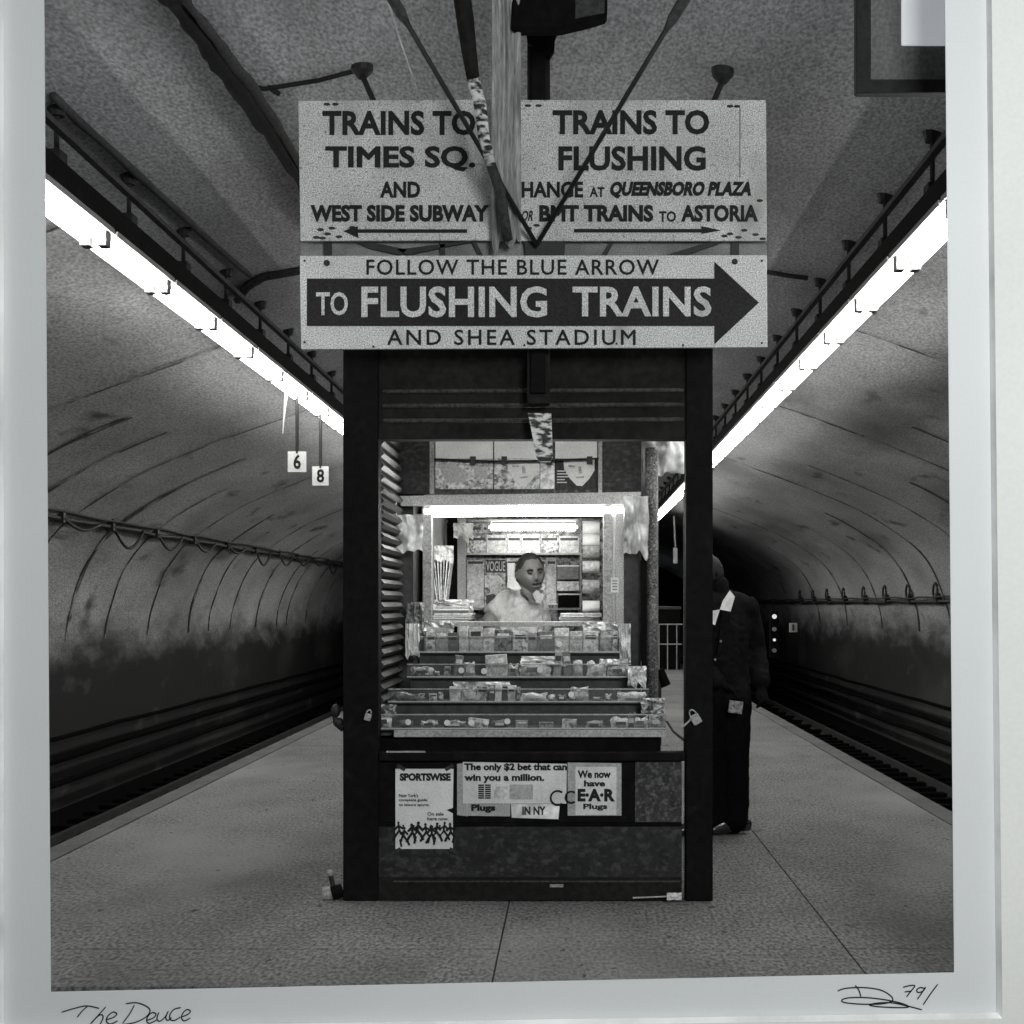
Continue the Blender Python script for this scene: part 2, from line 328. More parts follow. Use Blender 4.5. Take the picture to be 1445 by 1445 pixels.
for i, y in enumerate(yR): seam(y, 1, .55 + .25 * random.random() if i % 3 else .36, random.choice((.1, .5, .9)), .035 + .05 * (i % 3 == 1), wr, 50 + i * 2.7)
# platform of cast slabs on a base
PL, PR = -3.07, 2.62
plat = tag(MB().box(PL + .03, PR - .03, Z0 - .02, 62, -.6, -.03).build('platform', 'joint'), kind='structure')
xs = [PL + .16, -.306, 1.14, PR - .16]
yrow = [Z0, 6.5, 9.4, 12.6, 15.8, 19, 22.2, 25.4, 28.6, 31.8, 35, 42, 50, 62]
for a, b in zip(yrow, yrow[1:]):
    for i in range(3):
        g = .004 if i == 0 else .003
        MB().box(xs[i] + g, xs[i + 1] - g, a + .004, b - .004, -.05, random.uniform(-.0015, .0015)).build('slab', 'concrete_floor', plat)
    for x0, x1 in ((PL, PL + .155), (PR - .155, PR)):
        MB().box(x0, x1, a + .004, b - .004, -.14, .004).build('edge_stone', 'platform_edge', plat)
for x0, x1, nm in ((-7.0, PL, 'left'), (PR, 6.8, 'right')):
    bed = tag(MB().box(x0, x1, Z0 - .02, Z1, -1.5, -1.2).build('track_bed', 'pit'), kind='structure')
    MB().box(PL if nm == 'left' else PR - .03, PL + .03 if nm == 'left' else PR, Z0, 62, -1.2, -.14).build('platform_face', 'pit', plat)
    cx = (PL - 1.75) if nm == 'left' else (PR + 1.75)
    t = thing('track', (cx, Z0, -1.2), 'dark running track beside the %s edge of the platform' % nm, 'railway track', 'tracks either side of the platform')
    for dx in (-.72, .72):
        MB().box(cx + dx - .035, cx + dx + .035, Z0, Z1, -1.2, -1.04).box(cx + dx - .07, cx + dx + .07, Z0, Z1, -1.2, -1.17).build('rail', 'rail_steel', t)
    y = Z0 + .3; n = 0
    while y < 60:
        MB().box(cx - 1.2, cx + 1.2, y, y + .2, -1.2, -1.12).build('sleeper', 'soot', t); y += .62 if y < 30 else 1.3
    b = MB(); ya = [Z0 + i * 1.2 for i in range(40)]
    xw = XC + (-HW + .32 if nm == 'left' else HW - .32)
    # cables, pipes low on the trackside wall
    for hh, rr in ((-.45, .05), (-.2, .03), (-.75, .04)): b.tube([(xw, yy, hh + .02 * noise.noise(Vector((yy, hh, 0)))) for yy in ya], rr, 6)
    tag(b.build('trackside_pipes', 'soot', smooth=True), 'bundle of low black pipes along the %s trackside wall' % nm, 'pipes')

# wall cables
def cable_line(sgn, h, t, name, lab):
    x = XC + sgn * (t * HW - .06); ya = [8 + i * .5 for i in range(90)]
    c = thing(name, (x, 8, h), lab, 'cable')
    MB().tube([(x, y, h + .03 * noise.noise(Vector((y * .7, 0, sgn)))) for y in ya], .028, 6).build('main_cable', 'iron', c, smooth=True)
    MB().tube([(x - sgn * .05, y, h + .07 + .04 * noise.noise(Vector((y * .7, 4, sgn)))) for y in ya], .016, 6).build('thin_cable', 'iron', c, smooth=True)
    y = 9.5; k = 0
    while y < 42:
        pts = []
        if sgn < 0:      # hanging slack loops
            n = 9; Lp = 1.25
            for i in range(n + 1):
                u = i / n; pts.append((x + .04, y + u * Lp * 1.1, h - (.10 + .05 * ((k * 7) % 4)) * math.sin(u * math.pi)))
        else:            # standing rings on brackets
            for i in range(10):
                a = -math.pi * .25 + 1.5 * math.pi * i / 9; pts.append((x - .05, y + .16 * math.cos(a), h + .16 + .15 * math.sin(a)))
        MB().tube(pts, .02, 5).build('loop', 'iron', c, smooth=True)
        MB().box(x - .05, x + .05, y - .04, y + .04, h - .05, h + .14).build('bracket', 'iron', c)
        y += 1.9 + .5 * random.random(); k += 1
cable_line(-1, 2.42, .898, 'wall_cable', 'sagging black cable with slack loops along the left tunnel wall')
cable_line(1, 1.48, .985, 'wall_cable', 'dark horizontal cable run with standing rings along the right tunnel wall')

# ------------------------------------------------------------------ rows of ceiling lights
def light_row(X, side, ztop, y0, n):
    t = thing('fluorescent_light', (X, y0, 3.40), 'twin tube fluorescent light fixture in the row hung over the %s side of the platform' % side, 'ceiling light', 'fluorescent lights hung over the %s side' % side)
    s = -1 if side == 'left' else 1
    L = 1.27; h = 3.40; m = L / 2
    # dark trough with a white underside
    MB().prism([(X - .10, h + .06), (X - .10, h + .08), (X - .07, h + .22), (X + .07, h + .22), (X + .10, h + .08), (X + .10, h + .06)], y0, y0 + L).build('trough', 'black_paint', t)
    MB().box(X - .09, X + .09, y0 + .01, y0 + L - .01, h + .05, h + .059).build('reflector', 'grey_metal', t)
    # thin bright rim along the inner edge of the reflector
    MB().box(X - s * .112, X - s * .104, y0 + .03, y0 + L - .03, h + .03, h + .06).build('reflector_rim', 'grey_metal', t)
    for dx in (-.045, .045):
        MB().tube([(X + dx, y0 + .05, h), (X + dx, y0 + L - .05, h)], .024, 10).build('tube', 'tube_glow', t, smooth=True)
        for yy in (y0 + .025, y0 + L - .025):
            MB().box(X + dx - .026, X + dx + .026, yy - .024, yy + .024, h - .031, h + .049).build('lamp_holder', 'frame_grey', t)
    hc = vault_h(X)
    MB().tube([(X, y0 + m, h + .25), (X, y0 + m, hc + .01)], .014, 6).build('hanger_rod', 'iron', t)
    MB().tube([(X, y0 + m, hc - .05), (X, y0 + m, hc + .01)], [.04, .055], 10).build('ceiling_plate', 'iron', t)
    MB().box(X - .035, X + .035, y0 + m - .06, y0 + m + .06, h + .22, h + .30).build('clamp', 'iron', t)
    reg()
    t['label'] = 'fluorescent twin tube light at the near end of the %s row' % side
    for i in range(1, n):
        c = copy_tree(t); c.location.y = y0 + i * L
        c['label'] = 'fluorescent twin tube light, number %s from the near end of the %s row' % (NUM[i], side)
    # rail that carries the row
    r = thing('light_rail', (X, Z0, h + .33), 'long dark rail the %s row of tubes hangs from' % side, 'rail')
    MB().box(X - s * .10, X - s * .14, y0, y0 + n * L, h + .30, h + .33).build('bar', 'conduit_grey', r)
    MB().tube([(X + s * .09, y0, h + .31), (X + s * .09, y0 + n * L, h + .31)], .02, 6).build('conduit', 'conduit_grey', r)
light_row(-2.58, 'left', 0, 8.45 - 2 * 1.27 - .02, 24)
light_row(1.94, 'right', 0, 8.12 - 1.27 - .35, 26)

# number plates hung below the left row
for num, u, yb, yt, w in (('6', 389, 666, 637, 26), ('8', 356, 685, 658, 23)):
    Z = 2.58 * F / u; cx = VX - u
    t = thing('number_sign', P(cx, yb, Z), {'6': 'white plate with a black six, left and nearer of two hanging under the tubes', '8': 'white plate with a black eight, right and farther of two hanging under the tubes'}[num], 'sign')
    MB().px(cx - w / 2, cx + w / 2, yt, yb, Z, .02).build('plate', 'tag_white', t)
    text(num, (cx - 5, cx + 5.5, yt + 4, yb - 4), Z - .004, 'sign_ink', t, th=.03, name='numeral')
    p = P(cx, yt, Z); MB().tube([(p.x, Z + .01, p.z - .02), (p.x, Z + .01, 3.38)], .016, 6).build('hanging_rod', 'iron', t)
Z = 2.58 * F / 404
tag(MB().tube([P(406, 540, Z), P(402, 575, Z), P(399, 612, Z)], [.02, .012, .004], 6).build('hanging_tape', 'paper_white'), 'thin white strip of tape dangling from the left tubes', 'tape')

# ------------------------------------------------------------------ ceiling fittings
def ceil_at(px, py, lift=0):
    """point where the line of sight through a photo pixel meets the ceiling"""
    z = 4.0
    for _ in range(30):
        Z = (z - H) * F / (VY - py); z = vault_h((px - VX) * Z / F)
    return Vector(((px - VX) * Z / F, Z, z - lift))
pts = []; rs = []
path = [(232, -30), (250, 0), (285, 42), (310, 78), (338, 112), (356, 140), (380, 175), (402, 212), (424, 245), (445, 290), (470, 340)]
for i, (a, b) in enumerate(path[:-1]):
    for k in range(4):
        q = (a + (path[i + 1][0] - a) * k / 4, b + (path[i + 1][1] - b) * k / 4)
        c = ceil_at(*q, lift=.03); pts.append(c); rs.append(.045 + .03 * noise.noise(Vector((i * 1.3 + k * .4, 0, 0))) + (.015 if 3 <= i <= 5 else 0))
t = thing('ceiling_pipe', pts[0], 'thick lumpy black pipe running back along the ceiling left of the signs', 'pipe')
MB().tube(pts, rs, 8).build('pipe_run', 'conduit', t, smooth=True)
MB().tube([p + Vector((.06, 0, -.005)) for p in pts], [r * .55 for r in rs], 6).build('cable_run', 'conduit_grey', t, smooth=True)
b = [ceil_at(x, y, .02) for x, y in ((348, 114), (372, 120), (400, 116), (450, 108), (480, 100), (508, 93))]
MB().tube(b, .012, 6).build('branch_wire', 'conduit', t, smooth=True)
MB().tube([ceil_at(380, 118, .02), ceil_at(393, 124, .03)], .014, 6).build('branch_wire', 'conduit', t)
pts = [ceil_at(x, y, .02) for x, y in ((75, 128), (110, 165), (150, 200), (190, 238), (230, 274), (290, 330), (352, 385))]
tag(MB().tube(pts, [.02 + .006 * (i % 2) for i in range(len(pts))], 6).build('ceiling_wire', 'conduit_grey', smooth=True), 'thin dark wire stapled along the ceiling above the left lights', 'wire')
pts = [ceil_at(x, y, .03) for x, y in ((335, 418), (350, 398), (372, 385), (424, 376), (470, 370))]
tag(MB().tube(pts, .035, 6).build('curved_conduit', 'conduit_grey', smooth=True), 'grey conduit bending off the left lights toward the lower sign', 'conduit')
pts = [ceil_at(x, y, .03) for x, y in ((1080, 378), (1115, 384), (1140, 387))]
tag(MB().tube(pts, .02, 6).build('short_conduit', 'conduit_grey', smooth=True), 'short dark conduit on the ceiling right of the lower sign', 'conduit')
# flanges with short rods behind the sign
for (fx, fy), (bx, by), nm in (((511, 92), (540, 142), 'left'), ((1020, 99), (995, 142), 'right')):
    c = ceil_at(fx, fy); t = thing('ceiling_hanger', c, 'short dark rod from a round ceiling flange above the %s half of the upper sign' % nm, 'hanger')
    MB().tube([c + Vector((0, 0, .02)), c + Vector((0, 0, -.03)), c + Vector((0, 0, -.07))], [.06, .055, .02], 12).build('flange', 'iron', t)
    e = P(bx, by + 30, 7.36); MB().tube([c - Vector((0, 0, .05)), e], .016, 6).build('rod', 'iron', t)
# central hanging column with its ceiling box
ZC = 7.42
t = thing('hanging_column', P(762, 560, ZC), 'dark steel column hanging from the ceiling behind the signs with flaked paint at its lower tip', 'column')
p, q = P(744, 0, ZC), P(776, 570, ZC)
MB().box(p.x, q.x, ZC, ZC + .07, q.z, 4.2).build('shaft', 'fascia', t, bevel=.006)
MB().box(p.x + .02, q.x - .02, ZC - .03, ZC - .002, q.z + .05, 4.2).build('web', 'black_paint', t)
MB().ppx([(742, 38), (790, 38), (783, 55), (782, 72), (776, 82), (744, 60)], ZC - .035, .03).build('bracket', 'black_paint', t)
MB().ppx([(745, 583), (778, 583), (780, 645), (757, 645)], ZC + .0, .05).build('flaked_tip', 'flaked', t)
MB().ppx([(757, 645), (779, 645), (777, 651), (761, 651)], ZC + .005, .04).build('tip_cap', 'iron', t)
t = thing('ceiling_box', P(790, 0, 6.85), 'black junction box on the ceiling at the head of the central column', 'junction box')
MB().ppx([(722, -60), (858, -60), (857, 22), (832, 30), (790, 40), (722, 40)], 6.85, .10).build('casing', 'black_soft', t, bevel=.01)
MB().ppx([(812, -50), (853, -50), (853, 18), (812, 26)], 6.843, .006).build('cover_plate', 'rust', t)

# ------------------------------------------------------------------ signs
ZS = 7.30
def rivet(mb, x, y, Z, r=3): c = P(x, y, Z); mb.tube([c, c + Vector((0, -.012, 0))], [r * Z / F, r * .7 * Z / F], 10)
su = thing('direction_sign', P(578, 340, ZS), 'upper white board reading trains to Times Sq with an arrow pointing left', 'sign', 'station direction signs')
MB().ppx([(421, 142), (726, 140), (726, 339), (424, 340)], ZS, .022).build('board', 'sign_old', su, bevel=.002)
zt = ZS - .003
for s_, bx, th in (('TRAINS TO', (455, 671, 156, 191), .036), ('TIMES SQ.', (459, 671, 206, 242), .036), ('AND', (536, 593, 256, 279), .04), ('WEST SIDE SUBWAY', (438, 690, 289, 313), .05)):
    text(s_, bx, zt, 'sign_ink', su, th=th, sp=1.02)
MB().ppx([(484, 326), (505, 319), (505, 323.5), (659, 323.5), (659, 328.5), (505, 328.5), (506, 336)], zt, .002).build('arrow', 'sign_ink', su)
rb = MB()
for (x, y) in ((461, 147), (473, 147), (452, 324), (468, 322), (462, 330), (497, 321), (446, 335), (478, 334), (455, 336)): rb.ball(P(x, y, ZS), .011, 7, 5, (1.6, .3, .7))
tag(rb.build('rust_scab', 'rust', su), kind='stuff')
sr = thing('direction_sign', P(908, 341, ZS), 'upper white board reading trains to Flushing with an arrow pointing right', 'sign', 'station direction signs')
MB().ppx([(729, 141), (1081, 141), (1082, 340), (730, 340)], ZS, .022).build('board', 'sign_old', sr, bevel=.002)
for s_, bx, th, sh in (('TRAINS TO', (780, 1001, 155, 190), .036, 0), ('FLUSHING', (788, 996, 206, 241), .034, 0), ('CHANGE', (717, 823, 256, 279), .036, 0), ('AT', (832, 853, 264, 278), .03, 0),
                       ('QUEENSBORO PLAZA', (861, 1060, 256, 280), .06, .25), ('OR', (736, 752, 297, 312), .03, .3), ('BMT TRAINS', (761, 922, 289, 313), .05, 0), ('TO', (930, 954, 298, 313), .03, 0), ('ASTORIA', (961, 1070, 289, 313), .045, 0)):
    text(s_, bx, zt, 'sign_ink', sr, th=th, shear=sh, sp=1.02)
MB().ppx([(810, 323), (990, 323), (989, 319), (1018, 325), (990, 330), (990, 328), (810, 328)], zt, .002).build('arrow', 'sign_ink', sr)
rb = MB()
for (x, y) in ((745, 149), (760, 149), (1030, 150), (1040, 150), (1030, 330), (1042, 335), (1050, 325), (1022, 333), (1066, 331), (1072, 283), (757, 318), (746, 322), (1076, 337)): rb.ball(P(x, y, ZS), .010, 7, 5, (1.7, .3, .7))
tag(rb.build('rust_scab', 'rust', sr), kind='stuff')
MB().px(1043.5, 1045, 150, 250, ZS - .0025, .002).build('board_joint', 'sign_back', sr)
tag(MB().ppx([(424, 320), (1081, 320), (1082, 380), (425, 380)], ZS + .05, .02).build('backing_board', 'sign_back'), 'grey backing board seen in the gap between the upper signs and the arrow sign', 'board')
sl = thing('arrow_sign', P(753, 492, ZS), 'long lower sign with a dark arrow reading to Flushing trains', 'sign')
MB().ppx([(423, 361), (1082, 360), (1083, 490), (425, 493)], ZS, .025).build('board', 'sign_white', sl, bevel=.002)
MB().ppx([(433, 393), (1008, 393), (1008, 369), (1071, 427), (1008, 486), (1008, 460), (433, 460)], zt, .002).build('arrow', 'arrow_ink', sl)
text('FOLLOW THE BLUE ARROW', (517, 930, 366, 388), zt, 'sign_ink', sl, th=.012, sp=1.12)
text('AND SHEA STADIUM', (546, 897, 465, 487), zt, 'sign_ink', sl, th=.012, sp=1.25)
text('TO', (446, 491, 412, 445), ZS - .006, 'sign_white', sl, th=.02)
text('FLUSHING', (510, 772, 404, 448), ZS - .006, 'sign_white', sl, th=.028, sp=1.04)
text('TRAINS', (808, 1004, 404, 447), ZS - .006, 'sign_white', sl, th=.028, sp=1.04)
for x, y, r in ((461, 371, 4.6), (1037, 369, 4.4)):
    b = MB(); rivet(b, x, y, zt, r); b.build('bolt', 'iron', sl)
b = MB()
for x, y in ((430, 368), (430, 483), (1075, 368), (1075, 484), (527, 489), (964, 487), (870, 485), (740, 487)): rivet(b, x, y, zt, 1.6)
b.build('rivets', 'rust', sl)
br = thing('sign_bracket', P(757, 350, ZS + .02), 'dark iron straps joining the upper signs to the arrow sign', 'bracket')
b = [((457, 340), (468, 340), (468, 372), (457, 372)), ((1032, 338), (1043, 338), (1043, 366), (1032, 366)), ((621, 338), (628, 338), (628, 362), (621, 362)),
     ((500, 340), (520, 341), (575, 352), (565, 360), (520, 350)), ((560, 352), (660, 340), (690, 338), (640, 346), (575, 360)), ((940, 360), (1010, 338), (1030, 338), (965, 361)), ((664, 338), (670, 338), (682, 361), (676, 361)), ((848, 361), (862, 338), (868, 338), (856, 361))]
for q in b: MB().ppx(q, ZS + .028, .012).build('strap', 'iron', br)
MB().ppx([(740, 338), (798, 340), (796, 362), (742, 362)], ZS + .006, .03).build('hub', 'iron', br)
# pair of tie rods that come down from the ceiling to the hub, in front of the boards
for top, bot, nm in (((548, -12), (756, 343), 'left'), ((970, -8), (757, 346), 'right')):
    e = P(bot[0], bot[1], ZS - .03); c = P(top[0], top[1], 6.55); d = (c - e).normalized()
    t = thing('tie_rod', e, 'black tie rod slanting from the ceiling to the sign hub across the %s upper board' % nm, 'rod', 'tie rods across the upper signs')
    MB().tube([e, c + d * .3], .011, 8).build('rod', 'iron', t, smooth=True)
    a = P(*[top[i] + (bot[i] - top[i]) * (.01 if nm == 'right' else .0) for i in (0, 1)], 6.56)
    MB().tube([a - d * .16, a - d * .10, a + d * .05, a + d * .2], [.012, .024, .026, .026], 8).build('turnbuckle', 'conduit_grey', t, smooth=True)
for x0, x1, nm in ((546, 594, 'wire'),):
    tag(MB().tube([P(544, -10, 6.7), P(562, 50, 6.85), P(594, 142, 7.27)], .004, 5).build('hanging_wire', 'plastic', smooth=True), 'fine pale wire running down behind the left tie rod', 'wire')
# mottled leaning pole and dull crumpled strip between the two boards
pp = [(640, -90), (655, 30), (663, 70), (668, 110), (676, 150), (684, 195), (694, 232), (704, 270), (712, 310), (718, 338)]
t = thing('mottled_pole', P(718, 338, ZS - .05), 'leaning pole with a mottled pale middle between the two upper boards', 'pole')
def seg(lo, hi, m, nm, r):
    MB().tube([P(*pp[i], ZS - .06 - .055 * (len(pp) - i)) + Vector((.006 * math.sin(i * 2), 0, 0)) for i in range(lo, hi)], r, 8).build(nm, m, t, smooth=True)
seg(0, 4, 'fascia', 'upper_length', [.040, .038, .035, .03]); seg(3, 7, 'flaked', 'mottled_length', [.030, .030, .028, .024]); seg(6, 10, 'rust', 'lower_length', [.022, .026, .026, .024])  # patchy material of the column tip, reused for the mottled pale middle
b = crumple(694, 735, -60, 345, 6.78, lean=.47, amp=.012, nx=20, nz=40, seed=3, fold=.02, ragged=.05)
tag(b.build('crumpled_strip', 'dull_sheet', smooth=True), 'crumpled dull grey strip hanging over the gap between the upper boards', 'plastic sheet')

# added box with a glowing panel, imitating a window reflected in the picture glass
t = thing('window_reflection', P(1272, 130, 6.3), 'framed pale panel imitating a window reflection in the picture glass at the top right corner', 'reflection')
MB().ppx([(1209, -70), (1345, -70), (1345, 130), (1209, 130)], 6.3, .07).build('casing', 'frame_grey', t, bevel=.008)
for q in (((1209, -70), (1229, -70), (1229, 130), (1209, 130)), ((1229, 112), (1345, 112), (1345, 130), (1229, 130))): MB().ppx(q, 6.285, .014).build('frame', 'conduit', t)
MB().ppx([(1272, -70), (1345, -70), (1345, 64), (1272, 64)], 6.288, .011).build('reflection_panel', 'reflection_glow', t, bevel=.004)

# ------------------------------------------------------------------ kiosk
ZK, ZB, ZW = 7.54, 8.6, 10.2
kx0, kx1 = P(484, 0, ZK).x, P(1006, 0, ZK).x
k = thing('newsstand', ((kx0 + kx1) / 2, ZK, 0), 'dark newsstand kiosk with a lit counter standing in the middle of the platform', 'kiosk')
pp_ = lambda py, Z=ZK: P(0, py, Z).z
MB().box(kx0, P(534, 0, ZK).x, ZK, ZK + .12, 0.004, pp_(470)).build('front_post', 'black_paint', k, bevel=.004)
MB().box(P(968, 0, ZK).x, kx1, ZK, ZK + .12, 0.004, pp_(470)).build('front_post', 'black_paint', k, bevel=.004)
MB().px(534.5, 967.5, 470, 620, ZK + .02, .10).build('fascia', 'fascia', k)
for y in (552.5, 573, 594):
    c = P(540, y, ZK + .02); d = P(965, y - 2, ZK + .02); MB().tube([c, d], .011, 8).build('fascia_rib', 'fascia_rib', k, smooth=True)
MB().px(534.5, 967.5, 1062, 1074, ZK - .015, .10).build('counter_lip', 'black_paint', k, bevel=.003)
MB().px(534.5, 895, 1074.5, 1160, ZK + .015, .04).build('upper_panel', 'black_paint', k)
MB().px(896, 962, 1074.5, 1160, ZK + .012, .04).build('upper_panel', 'speckled', k)
MB().px(534.5, 962, 1160.5, 1166, ZK + .013, .05).build('ledge', 'black_soft', k)
MB().px(534.5, 962, 1166.5, 1238, ZK + .018, .04).build('lower_panel', 'mottled', k)
MB().px(534.5, 962, 1238.5, 1270, ZK + .002, .06).build('kick_board', 'fascia', k)
MB().px(555, 960, 1243, 1245, ZK - .004, .006).build('kick_strip', 'fascia_rib', k)
MB().px(776, 795, 1248, 1252, ZK - .004, .006).build('handle', 'grey_metal', k)
# roof, left side wall, booth body
xbl, xbr = P(552, 0, ZB).x, P(905, 0, ZB).x
MB().box(kx0, xbr + .02, ZK + .13, ZW + .1, 2.42, 2.55).build('roof', 'black_soft', k)
MB().box(kx0, kx0 + .05, ZK + .125, ZW + .1, .004, 2.41).build('side_wall', 'black_soft', k)
xs_ = P(534, 0, ZK).x + .0
n = 0; h = .82
while h < 2.3:
    mb = MB(); y0, y1 = ZK + .13, ZB - .02; prof = [(xs_ - .03, h), (xs_ - .004, h + .008), (xs_ + .012, h + .026), (xs_ - .004, h + .046), (xs_ - .03, h + .052)]
    mb.prism(prof, y0, y1); mb.build('side_slat', 'slat', k, smooth=False); h += .058
cl = thing('canopy_fill_lamp', (0, ZK + .22, 2.36), 'unseen fluorescent lamp added behind the fascia of the newsstand to light its posters and trays', 'lamp')  # unseen lamp, added to brighten the posters, trays and slats
MB().tube([(-.85, ZK + .22, 2.36), (.38, ZK + .22, 2.36)], .018, 8).build('tube', 'canopy_fill_glow', cl, smooth=True)
MB().box(-.87, .40, ZK + .19, ZK + .25, 2.385, 2.40).build('reflector', 'lampshade_white', cl)  # tube and reflector belong to the added unseen lamp
# booth face panels
MB().px(552, 607, 600, 697, ZB, .05).build('face_panel', 'mottled', k)
MB().px(850, 905, 600, 697, ZB, .05).build('face_panel', 'mottled', k)
for a, b in ((606, 613), (844, 850)): MB().px(a + .3, b - .3, 600, 697, ZB - .012, .06).build('face_post', 'grey_metal', k)
MB().px(613, 844, 600, 697, ZB + .01, .03).build('face_panel', 'speckled', k)
MB().ppx([(560, 700), (905, 694), (901, 712), (566, 714)], ZB - .05, .05).build('valance', 'valance', k)
# booth body: roof under side, inner walls, back wall, floor, low front
ix0, ix1 = P(597, 0, ZB).x, P(868, 0, ZB).x
MB().box(xbl, ix0 - .06, ZB + .06, ZW + .05, .7, 2.41).build('inner_side', 'wood_dark', k)
MB().box(ix0 - .02, ix0, ZB + .3, ZW, .7, 2.0).build('inner_lining', 'paper_grey', k)
MB().box(ix1 + .02, xbr, ZB + .06, ZW + .05, .004, 2.41).build('inner_side', 'wood_dark', k)
MB().box(ix1, ix1 + .019, ZB + .3, ZW, .7, 2.0).build('inner_lining', 'paper_grey', k)
MB().box(xbl, xbr, ZW + .06, ZW + .1, .004, 2.41).build('back_wall', 'wood_dark', k)
MB().box(ix0, ix1, ZB + .06, ZW + .05, 2.02, 2.06).build('booth_ceiling', 'paper_grey', k)
# face uprights of the serving window
zz = lambda y: P(0, y, ZB).z
for a, b, m, nm in ((597, 610, 'grey_metal', 'window_post'), (851, 864, 'grey_metal', 'window_post'), (868, 880, 'valance', 'window_post')):
    MB().box(P(a, 0, ZB).x, P(b, 0, ZB).x, ZB - .03, ZB + .02, 1.25, zz(712)).build(nm, m, k, bevel=.003)
MB().box(P(905, 0, ZB).x, P(912, 0, ZB).x, ZB - .06, ZB + .0, .004, zz(700)).build('corner_post', 'black_paint', k)
c = P(914, 0, ZB + .05); MB().tube([(c.x + .02, ZB + .0, .0), (c.x + .02, ZB + .0, 2.3)], .036, 12).build('round_post', 'galvanised', k, smooth=True)
MB().px(964.5, 966.3, 690, 1062, ZK + .125, .006).build('edge_trim', 'grey_metal', k)
# counter body as steps, and outer cabinet
MB().box(P(530, 0, 7.62).x, .43, ZK + .07, ZW, .004, .78).build('cabinet', 'black_soft', k)
MB().px(556, 940, 1031, 1040, ZK + .06, .05).build('counter_board', 'grey_metal', k)
MB().px(610, 925, 1045, 1060, ZK + .11, .03).build('drawer_front', 'black_soft', k)
for a, b in ((612, 643), (820, 850)): MB().px(a, b, 1047, 1060, ZK + .10, .01).build('label_holder', 'rust', k)
MB().px(545, 600, 1060, 1062, ZK - .013, .012).build('lip_trim', 'grey_metal', k)
MB().px(620, 852, 877, 884, ZB + .02, .12).build('counter_rail', 'valance', k, bevel=.003)
# interior shelving on the back wall
for y in (735, 766.5 + 14.5, 858):
    a = P(633, y, ZW); MB().box(ix0, ix1, ZW - .12, ZW + .055, a.z - .012, a.z).build('shelf', 'grey_metal', k)
for a, b, m in ((632, 645, 'black_soft'), (645.5, 657, 'paper_grey'), (818, 821, 'grey_metal')):
    MB().box(P(a, 0, ZW - .2).x, P(b, 0, ZW - .2).x, ZW - .2, ZW - .14, .8, P(0, 731, ZW - .2).z).build('shelf_post', m, k)

MB().box(ix0 + .01, ix1 - .01, ZW + .03, ZW + .055, 1.0, 2.0).build('backing_board', 'cover_dark', k)
# lamps of the booth
for (a, b, y, Z, lab, r) in ((600, 893, 722, ZB - .005, 'long glowing fluorescent lamp under the valance of the serving window', .030), (690, 815, 744, ZW - .25, 'short glowing fluorescent lamp over the back shelves inside the booth', .022)):
    c, d = P(a, y, Z), P(b, y - (2 if a == 600 else 0), Z)
    t = thing('booth_lamp', c, lab, 'lamp')
    MB().tube([c, d], r, 10).build('tube', 'kiosk_tube_glow' if a == 600 else 'back_tube_glow', t, smooth=True)
    MB().box(c.x, d.x, Z - .03, Z + .04, c.z + .037, c.z + .05).build('reflector', 'lampshade_white', t)
    for e in (c, d): MB().box(e.x - .015, e.x + .015, Z - .02, Z + .03, e.z - .035, e.z + .035).build('lamp_holder', 'grey_metal', t)

# ------------------------------------------------------------------ posters above the window
def face_art(cx, cy, w, h, Z, parent, m='paper_white'):
    """the lower half of a printed portrait: a tapering pale face with darker eyes, nose and mouth"""
    pts = [(cx - w, cy - h * .9), (cx - w * .95, cy - h * .2), (cx - w * .6, cy + h * .45), (cx - w * .15, cy + h * .95), (cx + w * .2, cy + h), (cx + w * .65, cy + h * .5), (cx + w, cy - h * .1), (cx + w, cy - h * .9)]
    MB().ppx(pts, Z, .001).build('portrait', m, parent)
    for q in (((cx - w * .25, cy + h * .35), (cx + w * .35, cy + h * .28), (cx + w * .3, cy + h * .42), (cx - w * .1, cy + h * .46)), ((cx - w * .05, cy - h * .4), (cx + w * .12, cy - h * .4), (cx + w * .22, cy + h * .1), (cx - w * .02, cy + h * .12)), ((cx - w * .7, cy - h * .5), (cx - w * .2, cy - h * .45), (cx - w * .25, cy - h * .32), (cx - w * .65, cy - h * .34))):
        MB().ppx(q, Z - .001, .001).build('portrait_mark', 'pack_2', parent)
for i, (a, b, lab) in enumerate(((614, 696, 'pale poster with small blurred figures on the panel over the window, left of the portraits'), (697, 762, 'portrait poster behind the flaked tip of the hanging column'), (783, 843, 'portrait poster with dark background at the right of the panel over the window'))):
    t = thing('poster', P((a + b) / 2, 690, ZB), lab, 'poster')
    MB().px(a + .5, b - .5, 623, 690, ZB + .004, .005).build('sheet', 'cover' if i < 2 else 'rust', t)
    MB().px(a + .5, b - .5, 623, 647, ZB + .001, .002).build('masthead', 'paper_white', t)
    if i: face_art((a + b) / 2 + (4 if i == 2 else 8), 666, 22, 20, ZB + .002, t)
    else:
        for q in (((618, 655), (640, 653), (662, 668), (655, 680), (630, 682)), ((668, 660), (686, 658), (688, 676), (670, 674))): MB().ppx(q, ZB + .002, .001).build('figure', 'paper_grey', t)
    if i == 2:
        for j in range(5): MB().px(786, 797 + j % 3 * 3, 664 + j * 4, 665.5 + j * 4, ZB + .002, .001).build('print_line', 'paper_white', t)
tag(MB().px(762.5, 782.5, 648, 690, ZB + .003, .005).build('small_poster', 'cover_light'), 'narrow printed sheet between the two portrait posters', 'poster')
t = thing('curtain_rod', P(730, 650, ZB - .03), 'thin black rod with clips across the posters over the window', 'rod')
